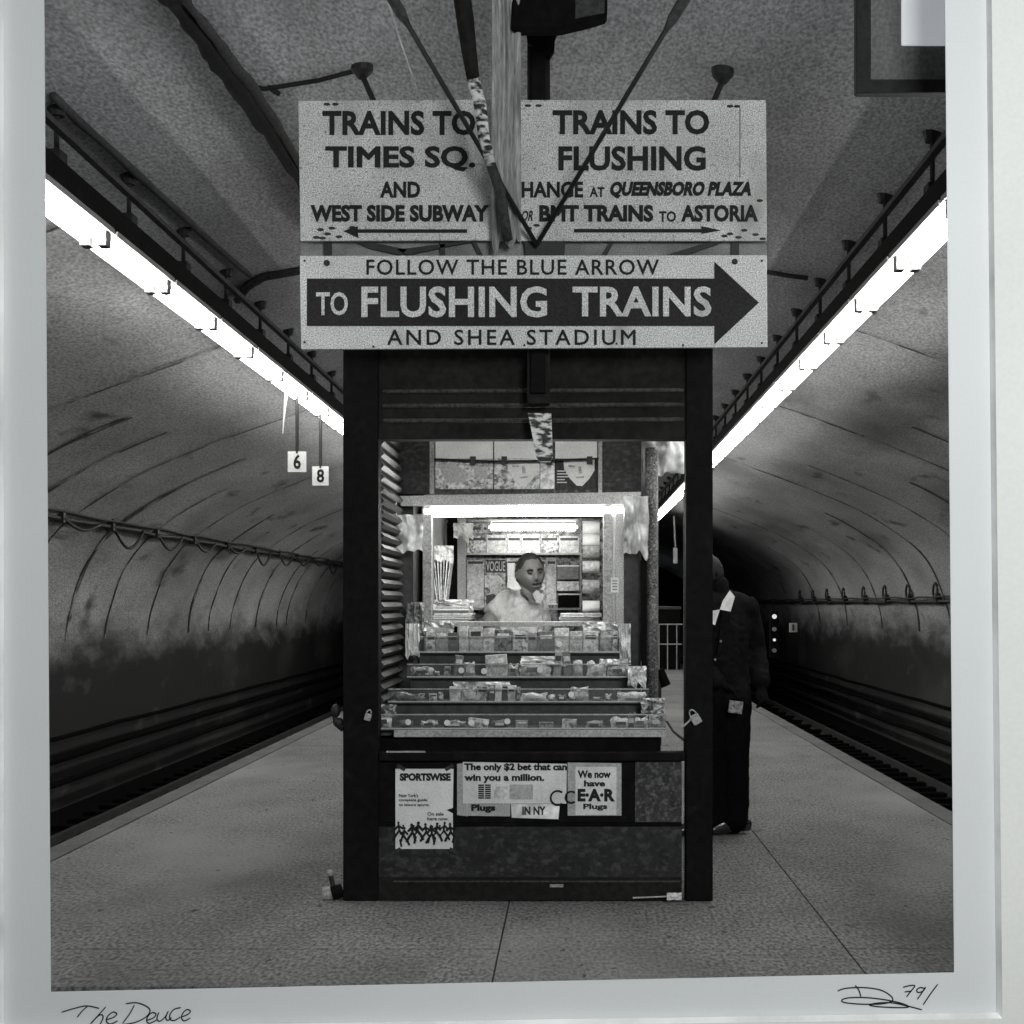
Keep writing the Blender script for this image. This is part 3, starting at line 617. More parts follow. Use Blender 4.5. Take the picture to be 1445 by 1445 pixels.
MB().tube([P(613, 648, ZB - .03), P(700, 651, ZB - .03), P(770, 650, ZB - .03), P(845, 647, ZB - .03)], .006, 6).build('rod', 'iron', t)
for x in (668, 712, 775, 832): MB().box(P(x - 4, 0, ZB).x, P(x + 4, 0, ZB).x, ZB - .045, ZB - .024, zz(656), zz(645)).build('clip', 'iron', t)

# plastic bags and papers hung at the window sides, and an added scrap imitating tubes
for a, b, c, d, Z, m, lab, sd in ((549, 597, 726, 778, ZB - .12, 'plastic', 'crumpled white plastic sheet hanging at the left end of the serving window', 5), (880, 915, 700, 782, ZB - .12, 'plastic', 'looped white plastic sheet hanging at the right end of the serving window', 8),
                              (908, 967, 616, 668, ZB + .3, 'plastic', 'bright crumpled white sheet at the top right of the kiosk opening', 12), (536, 552, 622, 646, ZB - .2, 'plastic', 'small bright scrap imitating the lit tubes glimpsed in the top left corner of the kiosk opening', 15)):  # the last scrap is added to imitate the left tubes glimpsed there
    tag(crumple(a, b, c, d, Z, .05, 18, 18, sd, fold=.03, ragged=.25).build('crumpled_sheet', m, smooth=True), lab, 'plastic sheet')
for a, b, c, d, Z, m, lab, sd in ((572, 598, 850, 902, ZB - .1, 'cover_dark', 'dark folded magazine leaning on the left window post', 21), (572, 592, 880, 925, ZB - .25, 'paper_white', 'curled white sheet poking out left of the top tray', 23),
                               (874, 890, 880, 935, ZB - .22, 'cover_light', 'crumpled papers spilling down right of the top tray', 25), (886, 912, 940, 968, 8.05, 'cover_light', 'loose printed paper lying right of the second tray', 27), (905, 938, 985, 1006, 7.8, 'cover', 'loose printed paper at the right end of the lowest tray', 29)):
    tag(crumple(a, b, c, d, Z, .04, 10, 10, sd, fold=.015, ragged=.3).build('loose_paper', m, smooth=False), lab, 'paper')

# ------------------------------------------------------------------ stepped trays with goods
TR = [(588, 875, 898, 920, 8.40, 8.55), (575, 890, 937, 955, 8.15, 8.38), (548, 915, 972, 990, 7.90, 8.13), (530, 940, 1008, 1028, 7.64, 7.88)]
names = ['top', 'second', 'third', 'lowest']
dots = [[(789, 921 - 12)], [(651, 946), (683, 947), (762, 945)], [(806, 980)], [(576, 1019), (631, 1020), (665, 1020), (686, 1019), (716, 1018)]]
for ti, (a, b, yt, yb, Z, Zb_) in enumerate(TR):
    p, q = P(a, yt, Z), P(b, yb, Z)
    t = thing('display_tray', ((p.x + q.x) / 2, Z, q.z), '%s stepped tray with a clear lip on the newsstand counter' % names[ti], 'display tray', 'stepped counter trays')
    MB().box(p.x, q.x, Z + .008, Zb_, q.z - .012, q.z).build('tray_base', 'wood_dark', t)
    MB().box(p.x, q.x, Z, Z + .006, q.z + .004, p.z - .004).build('front_lip', 'clear_lip', t)
    MB().box(p.x - .002, q.x + .002, Z - .003, Z + .009, p.z - .004, p.z + .001).build('lip_edge', 'grey_metal', t)
    MB().box(p.x - .002, q.x + .002, Z - .006, Z + .007, q.z - .004, q.z + .003).build('lower_edge', 'valance', t)
    for x in (p.x - .002, q.x - .004): MB().box(x, x + .006, Z + .01, Zb_, q.z, p.z).build('end_lip', 'clear_lip', t)
    MB().box(p.x + .01, q.x - .01, Z + .05, Zb_ + .02, .79, q.z - .013).build('riser', 'wood_dark', t)
    for x, y in dots[ti]:
        c = P(x, y, Z - .004); MB().tube([c, c + Vector((0, -.003, 0))], 4.2 * Z / F, 14).build('price_dot', 'dot', t)
cnt = {}
def goods(ti, a, b, yt, m, kind, tilt=0):
    Z = TR[ti][4] + .03; zb = P(0, TR[ti][3], TR[ti][4]).z
    p, q = P(a, yt, Z), P(b, yt, Z); w = (q.x - p.x) * .96; hgt = max(.012, p.z - zb)
    key = (ti, kind); cnt[key] = cnt.get(key, 0) + 1
    o = thing(kind, ((p.x + q.x) / 2, Z, zb), '%s %s from the left on the %s counter tray' % (ORD[cnt[key] - 1], {'paperback': 'upright paperback book', 'candy_box': 'small candy box', 'packet': 'flat sweet packet'}[kind], names[ti]), {'paperback': 'book', 'candy_box': 'box', 'packet': 'packet'}[kind], kind.replace('_', ' ') + 's on the counter trays')
    cx = (p.x + q.x) / 2
    if kind == 'packet':
        sd = random.random() * 50; nx = 9; vs = []; mb = MB()
        for side in (0, 1):
            for j in range(6):
                for i in range(nx):
                    u, v = i / (nx - 1), j / 5; e = (math.sin(math.pi * u) * math.sin(math.pi * v)) ** .5
                    nn = noise.noise(Vector((u * 3 + sd, v * 3, side)))
                    vs.append((cx - w / 2 + w * u + .12 * w * nn, Z + .02 + (.022 * e + .006 * nn) * (-1 if side == 0 else 1), zb + hgt * v * (.85 + .3 * noise.noise(Vector((u * 2.5, sd, 3)))) + .08 * hgt * nn))
        k_ = nx * 6
        fs = [(j * nx + i, j * nx + i + 1, (j + 1) * nx + i + 1, (j + 1) * nx + i) for j in range(5) for i in range(nx - 1)]
        mb.add(vs, fs + [tuple(q + k_ for q in f[::-1]) for f in fs]); mb.build('wrapper', m, o)
        MB().box(cx - w * .28, cx + w * .22, Z - .012, Z - .006, zb + hgt * .3, zb + hgt * .55).build('label_band', 'pack_%d' % random.choice((0, 3, 4)), o)
    else:
        M = Matrix.Rotation(R(tilt), 3, 'Y')
        tilt = tilt or random.uniform(-7, 7); M = Matrix.Rotation(R(tilt), 3, 'Y') @ Matrix.Rotation(R(random.uniform(-12, 12)), 3, 'Z')
        MB().obox((cx, Z + .03, zb + hgt / 2), w, .04, hgt, M).build('cover' if kind == 'paperback' else 'carton', m, o, bevel=.0012)
        MB().obox(Vector((cx, Z + .03, zb + hgt / 2)) + M @ Vector((0, -.0215, hgt * .22)), w * .75, .002, hgt * .2, M).build('printed_band', 'pack_%d' % random.choice((0, 1, 4)), o)
    return o
mm = ['cover', 'cover_light', 'pack_0', 'pack_2', 'cover_dark', 'pack_1', 'pack_3']
x = 600
i = 0
while x < 868:
    w = random.uniform(13, 24); goods(0, x, min(x + w, 872), random.uniform(884, 893), mm[(i * 3) % 7], 'paperback', random.uniform(-3, 3)); x += w + .6; i += 1
for a, b, y, m, kd in ((640, 652, 925, 'pack_3', 'candy_box'), (654, 670, 931, 'pack_1', 'packet'), (685, 716, 924, 'pack_1', 'candy_box'), (717, 732, 934, 'cover', 'packet'), (733, 778, 931, 'cover_light', 'packet'), (782, 793, 919, 'pack_2', 'candy_box'), (794, 806, 920, 'pack_3', 'candy_box'), (808, 822, 928, 'pack_1', 'packet'), (828, 855, 931, 'cover_light', 'packet'), (858, 886, 935, 'cover', 'packet'), (580, 612, 939, 'cover', 'packet')): goods(1, a, b, y, m, kd)
for a, b, y, m, kd in ((634, 650, 969, 'cover_light', 'candy_box'), (651, 672, 966, 'pack_0', 'packet'), (673, 688, 969, 'cover', 'candy_box'), (689, 697, 971, 'pack_4', 'candy_box'), (698, 708, 966, 'pack_0', 'candy_box'), (709, 716, 969, 'pack_4', 'candy_box'), (717, 728, 968, 'cover_light', 'candy_box'), (729, 734, 970, 'cover_dark', 'candy_box'), (736, 772, 975, 'pack_0', 'packet'), (773, 784, 979, 'pack_1', 'packet'), (806, 830, 966, 'pack_1', 'packet'), (872, 912, 974, 'cover_light', 'packet'), (553, 600, 975, 'cover_dark', 'packet')): goods(2, a, b, y, m, kd)
rnd = random.Random(3)
for ti_, lo, hi, yb_, n_ in ((1, 584, 640, 948, 4), (2, 604, 632, 984, 2), (2, 786, 870, 985, 5), (3, 560, 860, 1022, 9)):
    for q in range(n_):
        w_ = (hi - lo) / n_; a_ = lo + q * w_
        goods(ti_, a_, a_ + w_ * rnd.uniform(.5, .9), yb_ - rnd.uniform(2, 8), rnd.choice(('cover', 'cover_dark', 'pack_3', 'pack_2')), rnd.choice(('candy_box', 'packet')))
for a, b, y, m, kd in ((532, 552, 1005, 'cover_light', 'packet'), (862, 892, 1011, 'pack_0', 'packet'), (893, 915, 1009, 'cover_light', 'packet'), (916, 936, 1007, 'cover', 'packet'), (884, 898, 1002, 'pack_3', 'packet')): goods(3, a, b, y, m, kd)

for i, (a, b, c, d, Z, m, lab) in enumerate(((598, 640, 876, 896, 8.52, 'newsprint', 'rumpled newspaper lying over the left end of the top tray'), (822, 872, 878, 896, 8.52, 'cover_light', 'rumpled printed paper over the right end of the top tray'), (735, 800, 926, 939, 8.2, 'paper_white', 'crinkled white wrapper heap in the middle of the second tray'), (846, 886, 930, 946, 8.2, 'cover_light', 'crinkled wrapper heap at the right end of the second tray'),
                                              (640, 720, 962, 975, 7.96, 'cover_light', 'ragged heap of packets over the left of the third tray'), (531, 560, 994, 1012, 7.72, 'cover', 'crumpled packet standing in the left corner of the lowest tray'), (612, 668, 846, 862, 9.0, 'newsprint', 'opened newspaper on the left newspaper stack'), (640, 668, 738, 760, 9.6, 'plastic', 'small curled sheet pinned beside the upper shelves'), (546, 560, 700, 730, 8.4, 'paper_white', 'strip of white paper hanging left of the window lamp'))):
    tag(crumple(a, b, c, d, Z, .035, 16, 7, 60 + i * 3, fold=.02, ragged=.5).build('rumpled_paper', m), lab, 'paper')
# magazines and boxes on the back wall
rows = [((738, 752), [(658, 680), (681, 690), (800, 816)], 'uppermost'), ((753, 780.5), [(659, 686), (687, 715), (716, 735), (736, 762), (763, 788), (789, 817)], 'upper'), ((786, 857.5), [(659, 683), (684, 714), (715, 735), (758, 770), (771, 785)], 'middle')]
for (yt, yb), xs_l, rn in rows:
    for j, (a, b) in enumerate(xs_l):
        Z = ZW - .02; zt_, zb_ = P(0, yt, Z).z, P(0, yb, Z).z
        vg = rn == 'middle' and j == 1
        o = thing('magazine', (P((a + b) / 2, yb, Z)), ('magazine with a large masthead left of the shopkeeper' if vg else '%s magazine from the left on the %s back shelf' % (ORD[j], rn)), 'magazine', None if vg else 'magazines on the back shelves')
        MB().box(P(a, 0, Z).x, P(b, 0, Z).x, Z, Z + .012, zb_, zt_ - random.uniform(0, .02)).build('cover', ['cover_light', 'cover', 'pack_1', 'cover_light'][(j + len(rn)) % 4] if not vg else 'cover', o)
        MB().box(P(a + 1.5, 0, Z).x, P(b - 1.5, 0, Z).x, Z - .003, Z - .001, zt_ - .045, zt_ - .028).build('masthead', 'pack_4', o)
        if vg:
            MB().px(685, 713.5, 790, 808, Z - .005, .003).build('masthead', 'pack_4', o); text('VOGUE', (686, 713, 792, 806), Z - .008, 'paper_white', o, th=.01, name='title')
            MB().ppx([(690, 818), (700, 810), (709, 816), (707, 834), (699, 843), (692, 836)], Z - .003, .002).build('cover_portrait', 'pack_1', o)
            MB().ppx([(686, 840), (696, 838), (712, 846), (713, 857), (686, 857)], Z - .004, .002).build('cover_portrait', 'pack_4', o)
for a, b, yt, yb, m, lab in ((786, 817, 798, 818, 'pack_3', 'dark carton on the right of the back shelf above the pale carton'), (786, 817, 821, 834, 'cover_light', 'printed pale carton on the right of the back shelf'), (788, 818, 838, 857, 'black_soft', 'black carton at the lower right of the back shelf'), (764, 787, 852, 878, 'cover_dark', 'dark picture frame behind the shopkeeper, right of his chest'), (716, 726, 795, 830, 'paper_white', 'pale strip of tickets left of the shopkeeper head')):
    Z = ZW - .10; o = thing('carton', P((a + b) / 2, yb, Z), lab, 'box')
    MB().px(a, b, yt, yb, Z, .09).build('body', m, o, bevel=.003); MB().px(a, b, yt - .5, yt + 1.5, Z - .003, .095).build('lid', 'paper_white', o)
# rolls / hats on hooks, right side column
for i, (y, m) in enumerate(((745, 'paper_white'), (762, 'paper_white'), (778, 'pack_2'), (800, 'pack_1'), (828, 'pack_2'), (856, 'paper_white'))):
    Z = 9.3; a, b = P(822, y, Z), P(846, y, Z)
    o = thing('ticket_roll', ((a.x + b.x) / 2, Z, a.z), '%s roll from the top in the column beside the right window post' % ORD[i], 'roll', 'rolls stacked in a column')
    MB().tube([(a.x, Z, a.z), (b.x, Z, a.z)], .036 if i % 2 else .042, 14).build('roll', m, o, smooth=True)
    MB().tube([(a.x - .006, Z, a.z), (b.x + .006, Z, a.z)], .012, 8).build('core', 'black_soft', o)
for (a, b, yt, yb, Z, m, lab) in ((670, 697, 0, 0, 0, '', ''),): pass
# stacks of newspapers on the left counter and right counter
for sx0, sx1, y0_, n_, Z, nm in ((612, 668, 884, 9, 8.95, 'left'), (789, 848, 884, 6, 8.95, 'right')):
    for i in range(n_):
        hh = P(0, y0_, Z).z + i * .013; j = random.uniform(-3, 3); x0, x1 = P(sx0 + j, 0, Z).x, P(sx1 + j - abs(i - 4) * (2 if nm == 'left' else 1), 0, Z).x
        MBo = MB().box(x0, x1, Z + random.uniform(-.01, .02), Z + .3, hh, hh + .011).build('newspaper', random.choice(('newsprint', 'paper_white', 'paper_grey', 'paper_white')), bevel=.002)
        tag(MBo, 'folded newspaper, %s from the bottom of the stack on the %s of the shopkeeper' % (ORD[i], nm), 'newspaper', 'stacked newspapers')
for i in range(7):
    a = 613 + i * 3.1; Z = 9.4
    o = MB().obox(P(a + 2, 822, Z), .006, .20, .26, Matrix.Rotation(R(-8 + i * 2.5), 3, 'Y')).build('magazine', ['cover_light', 'cover', 'paper_white'][i % 3])
    tag(o, '%s upright magazine from the left in the rack behind the left window post' % ORD[i], 'magazine', 'magazines in the side rack')
tag(crumple(611, 640, 770, 792, 9.3, .04, 12, 8, 31, ragged=.3).build('folded_paper', 'paper_white'), 'folded white paper sticking out above the left side rack', 'paper')
t = thing('notice', P(875, 830, ZB - .035), 'small white notice stuck on the right window post', 'notice')
MB().px(862, 873, 815, 836, ZB - .036, .003).build('sheet', 'paper_white', t)
for i in range(4): MB().px(864, 871, 819 + i * 4, 820.5 + i * 4, ZB - .038, .002).build('print_line', 'pack_3', t)

# ------------------------------------------------------------------ posters on the kiosk base
ZP = ZK + .008
def tape(x, y, rot, o):
    MB().obox(P(x, y, ZP - .002), .045, .002, .018, Matrix.Rotation(R(rot), 3, 'Y')).build('tape', 'rust', o)
t = thing('poster', P(598, 1198, ZP), 'tall white sports magazine poster with a row of running figures, on the kiosk base', 'poster')
MB().ppx([(558, 1085), (640, 1085), (639, 1140), (630, 1143), (639, 1148), (639, 1198), (558, 1198)], ZP, .004).build('sheet', 'paper_white', t)
text('SPORTSWISE', (564, 636, 1091, 1102), ZP - .002, 'sign_ink', t, th=.06, name='title')
for i, (s_, x1) in enumerate((('New York\'s', 590), ('complete guide', 603), ('to leisure sports.', 606))): text(s_, (563, x1, 1120 + i * 6.8, 1125 + i * 6.8), ZP - .002, 'sign_ink', t, th=.02)
for i, (s_, x1) in enumerate((('On sale', 626), ('here now.', 633))): text(s_, (603, x1, 1146 + i * 6.8, 1151 + i * 6.8), ZP - .002, 'sign_ink', t, th=.02)
for i in range(9):
    x = 563 + i * 9 + random.uniform(-1.5, 1.5); y = 1165 + random.uniform(-4, 5); sz = random.uniform(.8, 1.15); sg = random.choice((-1, 1))
    mb = MB(); c = P(x, y, ZP - .003); mb.tube([c, c + Vector((0, .002, 0))], .0075 * sz, 8)
    for l in ([(x, y + 2), (x + 1.5 * sg, y + 12)], [(x + 1 * sg, y + 11), (x - 4 * sg, y + 18), (x - 7 * sg, y + 24)], [(x + 1 * sg, y + 11), (x + 6 * sg, y + 17), (x + 4 * sg, y + 26)], [(x, y + 4), (x + 6 * sg, y + 8), (x + 7 * sg, y + 3)], [(x, y + 4), (x - 5 * sg, y + 9)]):
        mb.tube([P(a_, b_, ZP - .002) for a_, b_ in l], .0065 * sz, 5)
    mb.build('runner_figure', 'sign_ink', t)
for x, y, r in ((566, 1083, 30), (634, 1083, -30), (560, 1201, -30), (640, 1201, 30)): tape(x, y, r, t)
t = thing('poster', P(726, 1155, ZP), 'wide white betting poster with two lines of bold type on the kiosk base', 'poster')
MB().ppx([(645, 1078), (660, 1076), (660, 1152), (645, 1150)], ZP + .002, .004).build('under_sheet', 'paper_grey', t)
MB().ppx([(653, 1075), (800, 1078), (799, 1134), (653, 1134)], ZP - .002, .003).build('sheet', 'paper_white', t)
MB().ppx([(653, 1134.5), (720, 1134.5), (720, 1152), (653, 1151)], ZP, .004).build('lower_sheet', 'paper_grey', t)
MB().ppx([(721, 1134.5), (790, 1134.5), (788, 1156), (722, 1154)], ZP, .004).build('lower_sheet', 'plastic', t)
text('The only $2 bet that can', (655, 800, 1077, 1090), ZP - .004, 'sign_ink', t, th=.045)
text('win you a million.', (655, 768, 1092, 1105), ZP - .004, 'sign_ink', t, th=.045)
text('Plugs', (665, 699, 1135, 1147), ZP - .002, 'sign_ink', t, th=.05)
text('IN NY', (737, 770, 1138, 1150), ZP - .002, 'rust', t, th=.04)
for j in range(2):
    for i in range(7): MB().px(675 + j * 9.5, 683 + j * 9.5, 1107 + i * 3, 1109 + i * 3, ZP - .004, .002).build('print_line', 'sign_ink', t)
MB().px(697, 716, 1110, 1128, ZP - .004, .002).build('small_picture', 'newsprint', t); MB().px(719, 752, 1107, 1128, ZP - .004, .002).build('small_picture', 'paper_grey', t)
t = thing('poster', P(838, 1152, ZP), 'square white ear plug poster at the right end of the kiosk base posters', 'poster')
MB().ppx([(801, 1076), (877, 1077), (877, 1151), (801, 1151)], ZP - .003, .004).build('plastic_sleeve', 'paper_grey', t)
MB().ppx([(812, 1082), (870, 1082), (870, 1150), (812, 1150)], ZP - .0045, .0012).build('sheet', 'paper_white', t)
for s_, bx, th in (('We now', (815, 862, 1087, 1098), .045), ('have', (824, 854, 1101, 1110), .045), ('E·A·R', (815, 868, 1113, 1131), .055), ('Plugs', (823, 857, 1134, 1144), .04)): text(s_, bx, ZP - .006, 'sign_ink', t, th=th)
mb = MB()
for cx_, cy_, r_ in ((787, 1126, 10), (806, 1125, 8)):
    mb.tube([P(cx_ + r_ * math.cos(a_ * .45), cy_ + r_ * math.sin(a_ * .45), ZP - .006) for a_ in range(2, 13)], .005, 5)
mb.build('round_logo', 'sign_ink', t)

# padlocks, wheel and scraps at the kiosk front
def padlock(x, y, Z, lab, sc_=1.0, tl=20):
    o = thing('padlock', P(x, y, Z), lab, 'padlock'); M = Matrix.Rotation(R(tl), 3, 'Y'); c = P(x, y, Z)
    MB().obox(c, .045 * sc_, .02, .05 * sc_, M).build('lock_body', 'grey_metal', o, bevel=.004)
    MB().tube([c + M @ Vector((.016 * sc_ * math.cos(a_), 0, .025 * sc_ + .026 * sc_ * math.sin(a_))) for a_ in [math.pi * i / 8 for i in range(9)]], .004, 6).build('shackle', 'grey_metal', o, smooth=True)
padlock(982, 1015, ZK - .02, 'open pale padlock hooked on the right front post of the newsstand', 1.0, -30)
padlock(519, 1012, ZK - .02, 'small dark padlock hooked on the left front post of the newsstand', .7, 15)
tag(MB().tube([P(962, 1027, ZK - .02), P(972, 1018, ZK - .02), P(979, 1009, ZK - .02)], .005, 6).build('hasp_pin', 'grey_metal'), 'slanting metal pin beside the padlock on the right post', 'pin')
tag(MB().tube([P(941, 1018, 7.7), P(950, 1032, 7.65), P(966, 1045, 7.6)], .006, 6).build('black_wire', 'iron'), 'thin black wire from the lowest tray to the right post', 'wire')
o = thing('door_latch', P(476, 1015, ZK + .03), 'dark knobbed latch sticking out of the left side of the newsstand', 'latch')
MB().ball(P(474, 1003, ZK + .04), .028, 10, 7, (.8, 1, 1.2)).ball(P(478, 1020, ZK + .04), .026, 10, 7).build('knob', 'iron', o, smooth=True)
MB().tube([P(470, 1000, ZK + .04), P(474, 1022, ZK + .04), P(484, 1030, ZK + .04)], .012, 8).build('hook', 'iron', o, smooth=True)
o = thing('caster_bracket', P(470, 1272, ZK + .05), 'small caster wheel with a shiny knob at the lower left corner of the newsstand', 'wheel')
c = P(455, 1261, ZK + .05); MB().tube([c + Vector((0, 0, 0)), c + Vector((.05, .01, 0))], .034, 16).build('wheel', 'grey_metal', o, smooth=False)
MB().tube([c + Vector((.045, 0, .0)), P(484, 1256, ZK + .06)], .035, 12).build('axle_housing', 'black_paint', o)
MB().ball(P(466, 1232, ZK + .05), .018, 10, 7).build('knob', 'grey_metal', o, smooth=True); MB().tube([P(466, 1234, ZK + .05), P(470, 1250, ZK + .05)], .012, 8).build('stem', 'iron', o)
tag(crumple(941, 962, 1260, 1270, ZK - .05, .015, 8, 4, 41, ragged=.4).build('paper_scrap', 'paper_white'), 'scrap of white paper on the floor at the right foot of the newsstand', 'paper')
tag(MB().tube([P(893, 1267, ZK - .04), P(943, 1265, ZK - .04)], .004, 5).build('straw', 'paper_grey'), 'thin pale straw on the floor along the newsstand base', 'straw')

o = thing('stair_enclosure', (1.6, 34, 0), 'dark boxy stair enclosure far down the platform behind the railing', 'enclosure')
MB().box(.5, 2.35, 34, 40, .004, 1.32).build('walls', 'black_soft', o); MB().box(.48, 2.37, 33.98, 40.02, 1.322, 1.38).build('coping', 'conduit_grey', o)
# far platform furniture seen through the open right side
o = thing('railing', P(950, 905, 33), 'low thin metal railing far down the platform, seen through the kiosk opening', 'railing')
for a in (930, 942, 955, 966): MB().tube([(P(a, 0, 33).x, 33, 0), (P(a, 0, 33).x, 33, P(0, 881, 33).z)], .012, 6).build('upright', 'grey_metal', o)
for yy in (881, 909): MB().tube([P(926, yy, 33), P(968, yy, 33)], .014, 6).build('bar', 'grey_metal', o)
o = thing('hand_truck', P(930, 1005, 9.2), 'small black stand with pale cards on the platform right of the counter', 'stand')
MB().tube([P(913, 952, 9.2), P(930, 953, 9.2), P(930, 1052, 9.2)], .014, 6).build('frame', 'iron', o); MB().tube([P(930, 945, 9.2), P(940, 968, 9.2)], .03, 8).build('grip', 'black_soft', o)
for q in ((900, 912, 933, 940), (907, 919, 942, 948)): MB().px(*q, 9.15, .01).build('card', 'paper_grey', o)
o = thing('hanging_tag', P(952, 790, 12), 'small pale tag hanging on a wire, seen through the kiosk opening', 'tag')
MB().tube([P(951, 728, 12), P(953, 772, 12)], .006, 5).build('wire', 'grey_metal', o); MB().px(950, 956, 773, 795, 12, .01).build('plate', 'paper_grey', o)
for i, (x, y, r_, m) in enumerate(((1093, 870, 3.2, 'signal_glow'), (1093, 888, 3, 'grey_metal'), (1093, 903, 2.2, 'signal_glow'), (1093, 917, 3, 'galvanised'))):
    pass
o = thing('track_signal', P(1093, 925, 34), 'small column of signal lamps far down the right hand tunnel', 'signal')
MB().px(1087, 1099, 862, 928, 34.05, .2).build('signal_case', 'black_soft', o)
for x, y, r_, m in ((1093, 870, 3.2, 'signal_glow'), (1093, 888, 3, 'grey_metal'), (1093, 903, 2.0, 'signal_glow'), (1093, 918, 3, 'grey_metal')):
    c = P(x, y, 34.0); MB().tube([c, c + Vector((0, .05, 0))], r_ * 34 / F, 12).build('signal_lamp', m, o)
o = thing('wall_plate', P(1119, 890, 32), 'small pale plate with dark figures on the right wall far down the tunnel', 'sign')
MB().px(1114, 1125, 879, 892, 32, .05).build('plate', 'paper_grey', o); text('1', (1118, 1121, 881, 890), 31.98, 'sign_ink', o, name='numeral')

# ------------------------------------------------------------------ people
def skin_mesh(J, E, sub=2):
    """limbs and torso as tapering sweeps of ellipsoids, later fused into one continuous surface"""
    mb = MB()
    for a, b in E:
        (p, r0), (q, r1) = J[a], J[b]; r0 = r0 if isinstance(r0, tuple) else (r0, r0); r1 = r1 if isinstance(r1, tuple) else (r1, r1)
        L = (q - p).length; n = max(2, int(math.ceil(L / (.4 * min(r0[1], r1[1])))))
        for i in range(n + 1):
            t = i / n; rx = r0[0] + (r1[0] - r0[0]) * t; ry = r0[1] + (r1[1] - r0[1]) * t
            mb.ball(p.lerp(q, t), 1, 16, 10, (rx, ry, min(rx, ry) * 1.0))
    return mb
def head_mb(c, size, yaw, pitch=0, roll=0):
    mb = MB(); N_, M_ = 56, 40; vs = []; Mx = Matrix.Rotation(yaw, 3, 'Z') @ Matrix.Rotation(pitch, 3, 'X') @ Matrix.Rotation(roll, 3, 'Y')
    g = lambda d, x, z, s: math.exp(-((d.x - x) ** 2 + (d.z - z) ** 2) / (2 * s * s))
    for j in range(M_ + 1):
        t = math.pi * j / M_
        for i in range(N_):
            a = 2 * math.pi * i / N_; d = Vector((math.sin(t) * math.cos(a), math.sin(t) * math.sin(a), math.cos(t)))
            w = 1 - .34 * max(0, -d.z) ** 1.3; p = Vector((d.x * .080 * w, d.y * .100 * (1 - .12 * max(0, -d.z)), d.z * .122))
            if d.y < 0:
                f = 0
                f += .034 * g(d, 0, -.12, .09) + .018 * g(d, 0, .08, .06)          # nose
                f += -.017 * (g(d, .36, .14, .13) + g(d, -.36, .14, .13))           # eye sockets
                f += .007 * (g(d, .36, .32, .14) + g(d, -.36, .32, .14))            # brow
                f += .009 * g(d, 0, -.42, .06) + .009 * g(d, 0, -.56, .06) - .008 * g(d, 0, -.49, .035) + .012 * g(d, 0, -.82, .2)   # lips, chin
                f += .005 * (g(d, .5, -.2, .2) + g(d, -.5, -.2, .2))
                p.y -= f * min(1, -d.y * 3)
            for sx in (-1, 1):
                e = math.exp(-(((d.y - .08) / .13) ** 2 + ((d.z + .02) / .2) ** 2)) if d.x * sx > .7 else 0
                p.x += sx * .016 * e
            vs.append(Vector(c) + Mx @ (p * size))
    fs = [(j * N_ + i, j * N_ + (i + 1) % N_, (j + 1) * N_ + (i + 1) % N_, (j + 1) * N_ + i) for j in range(M_) for i in range(N_)]
    mb.add(vs, fs); return mb, Mx
def join_remesh(name, parts, voxel, m, parent, disp=0, dscale=8, smooth=4):
    off = Vector((0, 0, 0)); q = parent
    while q: off += q.location; q = q.parent
    V = []; Fc = []
    for p in parts:
        n = len(V)
        if isinstance(p, MB): V += [Vector(v) for v in p.v]; Fc += [tuple(i + n for i in f) for f in p.f]
        else: V += [v.co.copy() for v in p.vertices]; Fc += [tuple(i + n for i in f.vertices) for f in p.polygons]
    me = bpy.data.meshes.new('j'); me.from_pydata([v - off for v in V], [], Fc)
    bm = bmesh.new(); bm.from_mesh(me); bmesh.ops.remove_doubles(bm, verts=bm.verts, dist=1e-5); bmesh.ops.recalc_face_normals(bm, faces=bm.faces); bm.to_mesh(me); bm.free()
    o = bpy.data.objects.new('j', me); COL.objects.link(o); r = o.modifiers.new('r', 'REMESH'); r.mode = 'VOXEL'; r.voxel_size = voxel
    if smooth: s_ = o.modifiers.new('s', 'SMOOTH'); s_.iterations = smooth; s_.factor = .5
    dg = bpy.context.evaluated_depsgraph_get(); out = bpy.data.meshes.new_from_object(o.evaluated_get(dg)); bpy.data.objects.remove(o)
    bm = bmesh.new(); bm.from_mesh(out); seen = set(); comps = []
    for v0 in bm.verts:
        if v0 in seen: continue
        st = [v0]; seen.add(v0); cp = []
        while st:
            v = st.pop(); cp.append(v)
            for e_ in v.link_edges:
                w_ = e_.other_vert(v)
                if w_ not in seen: seen.add(w_); st.append(w_)
        comps.append(cp)
    comps.sort(key=len); print('COMP', name, [len(c_) for c_ in comps][-8:])
    for cp in comps[:-1]: bmesh.ops.delete(bm, geom=cp, context='VERTS')
    bm.to_mesh(out); bm.free()
    if disp:
        ns = [v.normal.copy() for v in out.vertices]
        for v, nn in zip(out.vertices, ns):
            q_ = v.co * dscale; v.co += nn * disp * (.3 - .9 * abs(noise.noise(Vector((q_.x * 1.1 + q_.z * .7, q_.y, q_.z * .45 - q_.x * .5)))) + .5 * noise.noise(Vector((q_.x, q_.y, q_.z * .6 + q_.x * .5))) + .5 * abs(noise.noise(q_ * 2.3)))
    out.polygons.foreach_set('use_smooth', [True] * len(out.polygons)); out.materials.append(MATS[m]); out.name = name
    oo = bpy.data.objects.new(name, out); COL.objects.link(oo); oo.parent = parent; return oo
